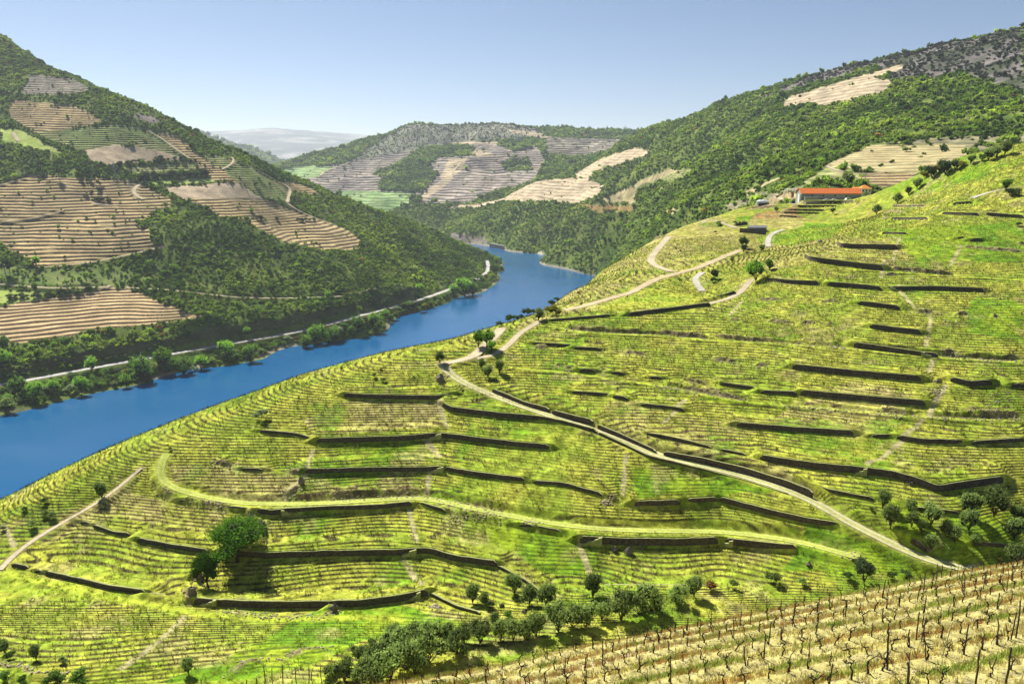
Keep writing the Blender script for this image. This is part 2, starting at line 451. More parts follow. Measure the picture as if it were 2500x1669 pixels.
C_pts = [PZ(*q, 1.0) for q in [(1090,584),(1152,594),(1229,605),(1317,619),(1436,636),(1478,646)]] + pts([
 (2500,83,1300),(2395,106,1370),(2288,126,1440),(2129,157,1560),(1969,192,1700),(1809,243,1850),(1713,282,1980),(1575,319,2250),(1533,345,2350),(2700,60,1150),
 (2500,300,800),(2500,200,1000),(2300,250,1050),(2300,330,860),(2100,300,1080),(2000,350,960),(2100,230,1260),(1900,300,1350),(1900,400,1020),
 (2060,355,900),(2200,350,850),(2380,350,800),(2200,395,740),(2200,430,665),(2340,372,720),(2020,420,730),(2030,450,680),(2150,450,650),(1960,455,700),(1900,470,760),(1960,480,650),
 (1700,330,1750),(1700,400,1450),(1800,350,1450),(1800,420,1150),(1700,480,1060),(1800,470,900),(1850,490,760),(1750,510,900),
 (1600,560,1080),(1600,480,1350),(1600,400,1800),(1650,540,1020),(1500,450,1850),(1500,520,1500),(1500,600,1430),(1550,600,1200),
 (1400,600,1650),(1400,520,1850),(1400,470,2000),(1300,560,1900),(1300,500,2050),(1300,450,2250),(1200,560,2080),(1200,515,2250),(1130,545,2200),(1100,520,2350),(1100,565,2120),
 (1560,420,1950),(1450,390,2400),(1420,430,2250),(1500,370,2500),(1350,440,2350),(1200,500,2400),(1000,540,2350),(1020,520,2450)
 ]) + [W(2500,1600,330),W(2100,1900,300),W(1713,2400,180),W(1500,2700,120),W(1250,2700,30),W(1050,2700,10),W(1100,1900,-10),W(1300,1650,-12),W(1450,1450,-12),W(1478,1250,-10),W(1560,1000,5),
 W(1650,850,40),W(1750,700,70),W(1900,560,100),W(2100,540,130),W(2300,550,140),W(2500,520,150),W(2700,500,160),W(950,2100,-20),W(950,2500,5)]

D_pts = pts([
 (859,395,3000),(931,344,3250),(989,317,3400),(1047,312,3450),(1136,317,3500),(1248,315,3550),(1315,324,3600),(1382,319,3700),(1449,324,3800),(1570,324,3900),
 (680,415,3100),(640,425,3300),(740,430,2900),(800,450,2780),(700,470,2750),(850,470,2650),(900,420,2900),(1000,500,2500),(900,500,2520),(830,500,2560),(1100,480,2560),(1200,490,2500),(950,540,2380),(1030,530,2400),
 (1000,380,3050),(1150,400,2900),(1050,450,2720),(1250,350,3200),(1300,400,2850),(1400,400,2750),(1500,370,2850),(1450,350,3200),(1350,360,3100),(1120,360,3200),(1600,350,3200)
 ]) + [W(600,3200,130),W(500,3300,60),W(1050,4000,250),W(1400,4400,280),W(750,3600,60),W(700,2500,20),W(800,2300,5),W(1000,2200,-10),W(1200,2200,0),W(1400,2300,60),W(600,2700,60),W(1700,3500,260)]

EK = 1.7; GK = 1.4
E_pts = pts([(u, v, y * EK) for u, v, y in [(300,345,9000),(400,335,9000),(527,329,9200),(600,325,9400),(691,320,9500),(770,326,9500),(850,334,9500),(922,342,9400),(1100,352,9400),(1300,360,9400),
 (600,400,6500),(700,400,6300),(750,370,7300),(900,385,6800),(500,380,7000),(820,360,7800),(1100,390,6800)]]) + [W(700,12000*EK,500),W(300,12000*EK,400),W(1200,12000*EK,400),W(700,5000*EK,60),W(400,5000*EK,60),W(1100,5000*EK,80)]
G_pts = pts([(u, v, y * GK) for u, v, y in [(440,320,4200),(509,337,4300),(560,350,4350),(618,370,4400),(660,384,4450),(691,399,4500),(740,418,4500),(600,400,4000),(690,415,4150),(500,380,4000)]]) + [W(509,5000*GK,300),W(650,5000*GK,180),W(600,3500*GK,40),W(760,4000*GK,40),W(400,4300*GK,400),W(400,3500*GK,120),W(800,5000*GK,60)]

def nzB(x, y):
    far = sstep(150, 400, y)
    return fbm(x, y, 30, 3, 5) * (0.22 + 1.3 * far) + fbm(x, y, 5, 2, 9) * 0.06
def nzF(x, y):
    w = sstep(0, 1, (y - 780) / 250)
    z = fbm(x, y, 120, 4, 21) * 9 * w
    rg = 1 - np.abs(fbm(x + 0.3 * y, y * 0.6, 90, 3, 33))
    return z + (rg - .6) * 7 * w + fbm(x, y, 18, 2, 3) * 0.5
def nzC(x, y):
    w = sstep(900, 1500, y)
    rg = 1 - np.abs(fbm(x, y, 170, 4, 44))
    sh = sstep(0, 60, y - 700)
    return (fbm(x, y, 220, 4, 41) * 16 * w + (rg - .6) * 22 * w + fbm(x, y, 25, 2, 4) * 1.2) * sh
def nzD(x, y):
    rg = 1 - np.abs(fbm(x, y, 260, 4, 61))
    return (rg - .6) * 45 + fbm(x, y, 60, 3, 62) * 3
def nzE(x, y):
    rg = 1 - np.abs(fbm(x, y, 1700, 5, 71))
    return (rg - .65) * 190
def nzG(x, y): return (1 - np.abs(fbm(x, y, 300, 4, 81)) - .6) * 45

def seg(*a):
    """spacings: (y0, y1, n0) blocks"""
    out = []
    for y0, y1, n in a: out.append(np.linspace(y0, y1, n, endpoint=False))
    return np.concatenate(out + [[a[-1][1]]])
LOWRES = False
SB = Surf("B", B_pts, np.linspace(-.80, .80, 1080), seg((20, 108, 50), (108, 235, 760), (235, 345, 470), (345, 540, 360), (540, 800, 60)), 0.006, nzB)
SF = Surf("F", F_pts, np.linspace(-.82, .03, 560), seg((450, 600, 20), (600, 1250, 620), (1250, 1620, 230), (1620, 2200, 60)), 0.002, nzF)
SCc = Surf("C", C_pts, np.linspace(-.20, .80, 640), seg((480, 620, 20), (620, 1000, 300), (1000, 2400, 520), (2400, 3000, 30)), 0.002, nzC)
SD = Surf("D", D_pts, np.linspace(-.42, .24, 420), seg((2150, 3500, 420), (3500, 4600, 80)), 0.002, nzD)
SE = Surf("E", E_pts, np.linspace(-.60, .30, 220), seg((5000*EK, 10500*EK, 260), (10500*EK, 12500*EK, 20)), 0.002, nzE)
SG = Surf("G", G_pts, np.linspace(-.50, -.16, 140), seg((3400*GK, 4700*GK, 160), (4700*GK, 5200*GK, 20)), 0.002, nzG)
# ------------------------------------------------------------------ land cover
def mixc(a, b, t): t = np.asarray(t)[..., None]; return np.asarray(a) * (1 - t) + np.asarray(b) * t
def zoom(off, s, pl): return [(off[0] + x / s, off[1] + y / s) for x, y in pl]
Z1 = lambda *p: zoom((0, 50), 2.75, p)
Z2 = lambda *p: zoom((600, 250), 2.237, p)
Z3 = lambda *p: zoom((1500, 50), 2.349, p)
Z4 = lambda *p: zoom((0, 550), 2.75, p)
Z5 = lambda *p: zoom((750, 550), 2.61, p)
Z6 = lambda *p: zoom((1600, 600), 2.61, p)
Z7 = lambda *p: zoom((0, 1100), 2.61, p)
Z8 = lambda *p: zoom((800, 1100), 2.61, p)
Z9 = lambda *p: zoom((1600, 1100), 2.61, p)
ZH = lambda *p: zoom((1780, 420), 4.894, p)
ZO = lambda *p: zoom((2100, 1150), 5.6, p)

# name: colour 1, colour 2, patch size, terrace step, terrace strength, riser colour, shrub density
CL = {
 'heath':   ((.15,.17,.10), (.24,.24,.17), 60, 0, 0, None, .35),
 'wood':    ((.05,.08,.025), (.09,.12,.04), 60, 0, 0, None, 1.25),
 'scrub':   ((.06,.10,.015), (.14,.18,.035), 25, 0, 0, None, 1.0),  # ground colour darkened to paint the shadow between bushes
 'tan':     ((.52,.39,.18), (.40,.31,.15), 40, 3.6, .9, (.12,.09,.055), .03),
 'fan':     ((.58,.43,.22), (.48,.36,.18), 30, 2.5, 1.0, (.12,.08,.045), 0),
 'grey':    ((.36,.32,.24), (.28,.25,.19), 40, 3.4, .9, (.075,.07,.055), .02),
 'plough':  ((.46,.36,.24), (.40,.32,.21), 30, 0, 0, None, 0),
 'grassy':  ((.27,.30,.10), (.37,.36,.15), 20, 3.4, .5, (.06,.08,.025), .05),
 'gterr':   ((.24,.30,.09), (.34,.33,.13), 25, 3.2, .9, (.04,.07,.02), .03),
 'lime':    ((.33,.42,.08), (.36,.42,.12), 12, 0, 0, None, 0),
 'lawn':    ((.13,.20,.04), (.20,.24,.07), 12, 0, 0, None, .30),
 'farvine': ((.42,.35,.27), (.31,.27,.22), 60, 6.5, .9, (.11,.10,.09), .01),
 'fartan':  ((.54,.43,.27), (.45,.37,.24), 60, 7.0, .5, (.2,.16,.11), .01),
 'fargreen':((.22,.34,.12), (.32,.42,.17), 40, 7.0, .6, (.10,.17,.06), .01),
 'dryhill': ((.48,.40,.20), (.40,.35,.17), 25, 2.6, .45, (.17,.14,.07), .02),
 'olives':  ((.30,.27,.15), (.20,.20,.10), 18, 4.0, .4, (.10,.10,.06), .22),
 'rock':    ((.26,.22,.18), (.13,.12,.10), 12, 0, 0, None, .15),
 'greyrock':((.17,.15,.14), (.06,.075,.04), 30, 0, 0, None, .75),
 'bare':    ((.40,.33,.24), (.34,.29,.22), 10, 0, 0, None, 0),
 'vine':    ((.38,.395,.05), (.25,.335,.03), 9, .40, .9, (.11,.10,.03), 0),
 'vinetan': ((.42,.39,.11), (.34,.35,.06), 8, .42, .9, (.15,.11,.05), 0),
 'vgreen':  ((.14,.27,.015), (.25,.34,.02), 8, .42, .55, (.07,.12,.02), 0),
 'orange':  ((.33,.19,.06), (.28,.21,.09), 6, 0, 0, None, 0),
}
def cover(S_, default, regions, warp):
    X, Y = S_.X, S_.YY
    wx = fbm(X, Y, warp * 4, 3, 101) * warp; wy = fbm(X, Y, warp * 4, 3, 102) * warp
    XW, YW = X + wx, Y + wy
    cls = np.full(X.shape, default, dtype=object) if False else np.zeros(X.shape, np.int16)
    names = [default]; 
    for nm, pl in regions:
        if nm not in names: names.append(nm)
        d = dens(list(pl) + [pl[0]], 10)
        hx, hy = S_.hit([p[0] for p in d], [p[1] for p in d])
        m = inpoly(XW, YW, np.c_[hx, hy])
        cls[m] = names.index(nm)
    col = np.zeros(X.shape + (3,)); step = np.ones(X.shape); amp = np.zeros(X.shape); den = np.zeros(X.shape); ris = np.zeros(X.shape + (3,))
    fine = fbm(X, Y, 3.0 if default.startswith('v') else 9.0, 3, 7)
    for k, nm in enumerate(names):
        m = cls == k
        if not m.any(): continue
        c1, c2, ps, st, am, rc, dn = CL[nm]
        n = fbm(X[m], Y[m], ps, 4, 200 + k)
        col[m] = mixc(c1, c2, sstep(-.35, .35, n)) * (1 + .22 * fine[m])[:, None]
        if st: step[m] = st
        amp[m] = am; den[m] = dn; ris[m] = rc if rc else c2
    S_.col, S_.step, S_.amp, S_.den, S_.ris, S_.cls, S_.names = col, step, amp, den, ris, cls, names

def terraces(S_, seed=3, wob=.65, rf=.34, af=.22):
    """cut the slope into level treads and steep risers that follow its contours"""
    st = S_.step
    wobble = fbm(S_.X, S_.YY, 22 if st.max() < 2 else 60, 3, seed) * wob
    t = S_.H / st + wobble
    if S_ is SB: t = t + .36 * (1 - sstep(132, 158, S_.YY)) * (S_.YY - 158) / st
    k = np.floor(t); f = t - k
    g = np.where(f < 1 - rf, f * af / (1 - rf), af + (f - (1 - rf)) * (1 - af) / rf)
    brk = sstep(-.75, -.35, fbm(S_.X, S_.YY, 14 if st.max() < 2 else 45, 3, seed + 8))    # rows fade out here and there
    a = S_.amp * (0.35 + .65 * brk)
    S_.H = S_.H + a * st * (g - f)
    r = sstep(1 - rf - .08, 1 - rf + .06, f) * (1 - sstep(.93, 1.0, f))
    S_.riser = r * np.minimum(1, a * 1.3) * (S_.amp > 0)

def paint(S_, px, w, c, soft=.5, mix=1.0, jit=.0, seed=0, amp=None):
    hx, hy = S_.hit(*np.array(dens(px, 8)).T)
    line = np.c_[hx, hy]
    I, d, par, side, L = near_line(S_.X, S_.YY, line, w * 1.6)
    if not len(I): return line
    ww = w * .5 * (1 + jit * fbm(S_.X.ravel()[I], S_.YY.ravel()[I], 3, 2, seed))
    m = (1 - sstep(ww * (1 - soft), ww * (1 + soft * .6), d)) * mix
    f = S_.col.reshape(-1, 3); f[I] = mixc(f[I], np.broadcast_to(c, (len(I), 3)), m)
    S_.amp.ravel()[I] *= 1 - m * (1 if amp is None else amp); S_.den.ravel()[I] *= 1 - sstep(.2, .6, m)
    S_.ris.reshape(-1, 3)[I] = mixc(S_.ris.reshape(-1, 3)[I], np.broadcast_to(c, (len(I), 3)), m)
    return line

def smooth_line(xy, step=2.0, it=3):
    xy = np.asarray(xy, float)
    d = np.r_[0, np.cumsum(np.hypot(*np.diff(xy, axis=0).T))]
    n = max(3, int(d[-1] / step))
    s = np.linspace(0, d[-1], n)
    q = np.c_[np.interp(s, d, xy[:, 0]), np.interp(s, d, xy[:, 1])]
    for _ in range(it):
        q[1:-1] = q[1:-1] * .5 + (q[:-2] + q[2:]) * .25
    return q
def bench(S_, px, w, cut=1.6, zfun=None, it=12, step=2.0):
    """level a bench across the slope for a road; returns its centre line"""
    hx, hy = S_.hit(*np.array(dens(px, 8)).T)
    q = smooth_line(np.c_[hx, hy], step, it)
    z = S_.look(S_.B, q[:, 0], q[:, 1])
    for _ in range(25):
        z[1:-1] = z[1:-1] * .5 + (z[:-2] + z[2:]) * .25
    if zfun is not None: z = zfun(z)
    L = np.r_[0, np.cumsum(np.hypot(*np.diff(q, axis=0).T))]
    I, d, par, side, _ = near_line(S_.X, S_.YY, q, w * .5 + cut * 2)
    zz = np.interp(par, L, z)
    m = 1 - sstep(w * .5 + .25, w * .5 + cut * 1.8, d)
    ends = sstep(0, 3, par) * sstep(0, 3, L[-1] - par)
    H = S_.H.ravel(); H[I] = H[I] * (1 - m * ends) + zz * m * ends
    S_.H = H.reshape(S_.H.shape)
    S_.amp.ravel()[I] *= 1 - m; S_.den.ravel()[I] *= (d > w * .5 + .8)
    return q, z
WALLS = []
def step_up(S_, px, h, D=6.5, wall=True, jit=0.0, seed=0, lab=None):
    """raise the ground behind a retaining wall or bank whose foot runs along px"""
    hx, hy = S_.hit(*np.array(dens(px, 14)).T)
    q = smooth_line(np.c_[hx, hy], .8, 2)
    mid = len(q) // 2
    t = q[min(mid + 1, len(q) - 1)] - q[max(mid - 1, 0)]; t = t / (np.linalg.norm(t) + 1e-9)
    nrm = np.array([-t[1], t[0]])
    p = q[mid]
    g = S_.look(S_.B, *(p + nrm * 4)) - S_.look(S_.B, *(p - nrm * 4))
    up = 1.0 if g > 0 else -1.0
    def ext(a_, b_): v_ = (a_ - b_) / (np.linalg.norm(a_ - b_) + 1e-9); return a_ + v_ * EX
    EX = 4.0 if wall else 0.0
    qe = np.vstack([ext(q[0], q[min(3, len(q) - 1)]), q, ext(q[-1], q[max(-4, -len(q))])]) if wall else q
    I, d, par, side, L = near_line(S_.X, S_.YY, qe, D)
    x = S_.X.ravel()[I]; y = S_.YY.ravel()[I]
    dd = d * side * up
    if jit: dd = dd + fbm(x, y, 2.6, 4, seed) * jit * 1.3
    tp = EX if wall else min(2.5, L * .4); e = sstep(0, tp, par) * sstep(0, tp, L - par)
    u = h * sstep(0.0, .18 if not jit else .7, dd - .05) * (1 - sstep(D * .3, D, np.abs(dd))) * (dd > 0)
    hh = h * (1 + (.5 * fbm(x, y, 1.8, 3, seed + 9) if jit else 0))
    H = S_.H.ravel(); add = u * e * (hh / h if jit else 1)
    if not hasattr(S_, 'UP'): S_.UP = np.zeros(H.size)
    new = np.maximum(S_.UP[I], add); H[I] += new - S_.UP[I]; S_.UP[I] = new; S_.H = H.reshape(S_.H.shape)
    if wall: WALLS.append((S_, q, h, up, nrm, lab))
    else:
        m = sstep(-.3, .2, dd) * (1 - sstep(.9, 1.7, dd)) * e * .9
        f = S_.col.reshape(-1, 3); c = mixc((.30,.24,.12), (.12,.09,.05), sstep(-.3, .3, fbm(x, y, 1.2, 2, seed + 2)))
        f[I] = f[I] * (1 - m[:, None]) + c * m[:, None]
        S_.amp.ravel()[I] *= 1 - m
    # keep the rows off the wall foot and crown
    near = 1 - sstep(.4, 1.0, d)
    S_.amp.ravel()[I] *= 1 - near

# ---- left hill
Fr = [
 ('grey', Z1((195,365),(480,385),(610,465),(400,500),(130,500))),
 ('tan', Z1((120,530),(430,560),(560,600),(690,680),(400,740),(230,750),(130,690),(40,600))),
 ('gterr', Z1((230,750),(700,700),(900,710),(1130,750),(1260,880),(1240,925),(980,860),(830,835),(520,870),(300,790))),
 ('lime', Z1((0,720),(160,740),(320,830),(430,890),(200,860),(0,800))),
 ('tan', Z1((1040,740),(1200,780),(1330,900),(1500,1000),(1600,1080),(1450,1080),(1280,930))),
 ('plough', Z1((560,870),(750,835),(980,860),(1230,920),(1180,935),(830,965),(700,975),(600,930))),
 ('grassy', Z1((800,990),(1290,950),(1330,1000),(930,1030))),
 ('lime', Z1((970,1085),(1430,1055),(1460,1080),(1080,1110))),
 ('plough', Z1((1060,1120),(1590,1085),(1770,1195),(1250,1200),(1120,1140))),
 ('gterr', Z1((1340,900),(1480,910),(1600,960),(1750,1010),(1960,1120),(1930,1210),(1760,1190),(1600,1090),(1500,1000))),
 ('tan', [(-60,450),(0,446),(73,425),(327,440),(418,486),(414,508),(364,523),(330,545),(368,560),(372,600),(395,603),(300,625),(180,650),(110,655),(0,600),(-60,600)]),
 ('tan', [(455,486),(640,483),(713,512),(793,537),(850,562),(885,590),(870,612),(790,612),(700,592),(640,565),(600,535),(540,530),(500,505)]),
 ('tan', Z1((1800,1060),(2000,1090),(2150,1150),(2050,1160),(1850,1090))),
 ('lawn', [(-60,640),(0,640),(110,658),(200,655),(250,640),(330,660),(300,697),(170,702),(0,690),(-60,690)]),
 ('fan', [(-60,750),(0,748),(55,737),(233,710),(255,700),(269,699),(309,706),(382,732),(455,757),(498,783),(418,786),(309,794),(109,830),(0,841),(-60,850)]),
 ('lime', [(-60,705),(0,710),(90,710),(110,722),(90,735),(0,742),(-60,745)]),
 ('rock', Z1((930,620),(1040,650),(1100,690),(1000,690),(880,650))),
]
cover(SF, 'scrub', Fr, 4.5)
SF.step[SF.cls == SF.names.index('fan')] = 2.45
# ---- right hill behind
Cr = [
 ('greyrock', Z3((2349,40),(2349,420),(2000,300),(1850,330),(1600,330),(1500,260),(1300,320),(1000,400),(900,430),(700,500),(1200,290),(1600,180),(2000,110))),
 ('fartan', Z3((950,495),(1000,440),(1300,350),(1500,290),(1640,255),(1660,270),(1500,330),(1600,340),(1560,400),(1400,450),(1180,495),(1100,480))),
 ('dryhill', Z3((1210,830),(1480,710),(1980,710),(2110,760),(1900,820),(1750,870),(1500,870))),
 ('grassy', Z3((1080,930),(1200,850),(1420,875),(1400,925),(1080,950))),
 ('tan', Z3((1400,900),(1500,875),(1750,870),(1700,930),(1480,965),(1330,950))),
 ('olives', Z3((1500,700),(1900,670),(2349,655),(2400,720),(2120,765),(1980,710))),
 ('dryhill', Z3((860,930),(1000,880),(950,905),(760,1000),(720,985))),
 ('olives', Z3((700,1110),(800,1030),(1070,1000),(1070,960),(800,985),(620,1080))),
 ('tan', Z3((700,1110),(850,1035),(1070,1000),(1070,1050),(900,1070),(740,1115))),
 ('gterr', Z3((0,1000),(130,920),(330,840),(440,860),(400,900),(140,970),(110,1050),(0,1050)) ),
 ('dryhill', Z2((1940,540),(2130,440),(2349,350),(2349,380),(2140,460),(2120,555))),
 ('fartan', Z2((1810,415),(1800,390),(1950,300),(2120,250),(2220,265),(2180,290),(1900,380),(1870,430))),
 ('fartan', Z2((1110,580),(1290,490),(1440,430),(1560,430),(1800,410),(1960,450),(1920,510),(1800,555),(1700,540),(1420,535),(1250,575))),
 ('orange', Z2((1800,560),(2120,565),(2100,600),(1900,590))),
 ('rock', Z2((1090,720),(1200,715),(1300,740),(1330,775),(1180,770))),
 ('dryhill', Z3((290,1090),(380,1080),(330,1110),(290,1115))),
]
cover(SCc, 'scrub', Cr, 6)
sel = (SCc.YY < 1250) & (SCc.cls == SCc.names.index('dryhill')); SCc.step[sel] = 2.4
SCc.step[(SCc.cls == SCc.names.index('tan'))] = 2.2
# ---- hill across the valley
ZD = lambda *p: zoom((900, 300), 3.355, p)
Dr = [
 ('heath', [(845,402),(931,340),(989,308),(1047,300),(1300,300),(1325,330),(1230,340),(1100,350),(1020,365),(960,380),(870,400)]),
 ('farvine', ZD((0,330),(380,220),(680,150),(1342,160),(1450,300),(1342,480),(1000,560),(750,670),(420,650),(40,565),(-150,560),(-260,500))),
 ('wood', ZD((25,440),(190,300),(430,210),(660,170),(860,190),(850,270),(650,280),(570,285),(480,375),(580,400),(450,570),(40,550),(120,440))),
 ('fartan', ZD((640,290),(800,290),(780,360),(700,430),(600,540),(420,650),(400,620),(520,520),(600,430),(640,350))),
 ('fartan', ZD((840,270),(870,210),(960,215),(1010,265),(900,280))),
 ('wood', ZD((1050,160),(1342,150),(1342,210),(1200,230),(1060,190))),
 ('wood', ZD((1080,320),(1300,290),(1342,380),(1150,400))),
 ('wood', ZD((200,640),(420,600),(450,640),(380,672),(200,672))),
 ('farvine', [(640,440),(700,415),(840,400),(960,385),(900,430),(880,460),(700,470)]),
 ('farvine', Z2((270,430),(560,330),(870,265),(900,290),(700,390),(750,410),(710,480),(500,490),(440,500))),
 ('fargreen', Z2((460,500),(560,480),(920,490),(900,545),(750,600),(600,560))),
 ('fargreen', Z2((140,380),(290,350),(480,350),(410,400),(270,420),(170,400))),
 ('fartan', Z2((1420,150),(1500,150),(1760,210),(1600,195))),
 ('grey', Z2((1640,190),(2060,200),(2000,260),(1800,300),(1640,270))),
 ('fartan', Z2((1120,218),(1390,210),(1400,225),(1130,230))),
]
cover(SD, 'scrub', Dr, 12)
SD.step[SD.amp > 0] = 7.5
cover(SE, 'scrub', [], 5); SE.col[:] = mixc((.10,.12,.10), (.32,.30,.25), sstep(.0, .5, fbm(SE.X, SE.YY, 350, 5, 91)))
cover(SG, 'scrub', [], 5)
# ---- vineyard spur
Br = [
 ('vinetan', [(1240,810),(1340,740),(1480,640),(1600,570),(1740,520),(1830,560),(1870,620),(1700,660),(1600,690),(1500,735),(1380,775)]),
 ('vinetan', [(1780,640),(1850,600),(2000,560),(2200,600),(2240,660),(2170,660),(2000,640),(1860,660)]),
 ('vinetan', [(830,975),(1085,980),(1090,1050),(980,1065),(780,1075),(740,1020)]),
 ('vinetan', [(390,1120),(560,1130),(700,1160),(740,1200),(600,1220),(430,1180)]),
 ('vinetan', [(1420,1060),(1500,980),(2100,1080),(2200,1050),(2230,960),(2100,930),(1900,1000),(1780,1100),(2000,1190),(1950,1200),(1700,1120)]),
 ('vinetan', [(760,1180),(1040,1170),(1040,1200),(900,1215),(700,1225)]),
 ('vinetan', [(30,1270),(300,1200),(560,1240),(520,1300),(240,1260),(100,1330)]),
 ('vgreen', [(2150,560),(2500,540),(2500,640),(2250,640)]),
 ('vgreen', [(2380,720),(2500,740),(2500,830),(2360,810)]),
 ('vgreen', [(2180,380),(2420,370),(2400,430),(2280,470),(2170,470),(2130,450)]),
 ('vgreen', [(760,1485),(1000,1480),(1150,1530),(900,1560),(700,1650),(400,1660),(560,1600),(700,1530)]),
 ('vgreen', [(1980,1270),(2120,1330),(2300,1390),(2000,1400),(1900,1390),(1950,1340)]),
 ('vgreen', [(2150,1210),(2350,1255),(2500,1230),(2500,1400),(2350,1390),(2240,1350)]),
 ('vgreen', [(820,1090),(1040,1085),(1070,1130),(830,1140)]),
 ('vgreen', [(1540,1140),(1700,1160),(1900,1215),(1700,1220),(1560,1220)]),
 ('vgreen', [(1800,955),(1900,985),(2050,1000),(1700,975)]),
 ('vgreen', [(1200,1290),(1400,1310),(1440,1400),(1300,1390),(1200,1330)]),
 ('vgreen', [(1850,590),(1900,540),(2060,545),(2040,575),(1930,600)]),
 ('vgreen', [(1800,530),(1880,520),(1880,540),(1790,550)]),
 ('orange', ZH((330,500),(560,470),(800,400),(830,520),(900,560),(800,660),(450,640),(260,600))),
 ('vinetan', ZH((300,560),(600,540),(950,560),(900,640),(700,690),(450,680),(240,620))),
 ('tan', ZH((170,440),(500,340),(860,260),(860,330),(600,380),(450,440))),
 ('bare', ZH((700,350),(860,330),(880,380),(780,390))),
]
cover(SB, 'vine', Br, 2.2)
# patches of the sward: lush green, straw, yellow flower haze
X, Y = SB.X, SB.YY
n1 = fbm(X, Y, 16, 4, 301); n2 = fbm(X, Y, 7, 4, 302); n3 = fbm(X, Y, 2.2, 3, 303); n4 = fbm(X, Y, 30, 3, 304)
lush = sstep(.22, .50, n1 + n3 * .25); straw = sstep(.18, .55, n2 + .25 * n4); yel = sstep(.25, .6, -n2 + .3 * n1)
SB.col = mixc(SB.col, (.12,.26,.012), lush * .7)
SB.col = mixc(SB.col, (.38,.335,.12), straw * .65)
SB.col = mixc(SB.col, (.42,.42,.05), yel * .4)
n5 = fbm(X, Y, .8, 2, 309)
SB.col *= (1 + .28 * n3 + .28 * n5)[..., None]
SB.den = sstep(0, .1, SB.amp)
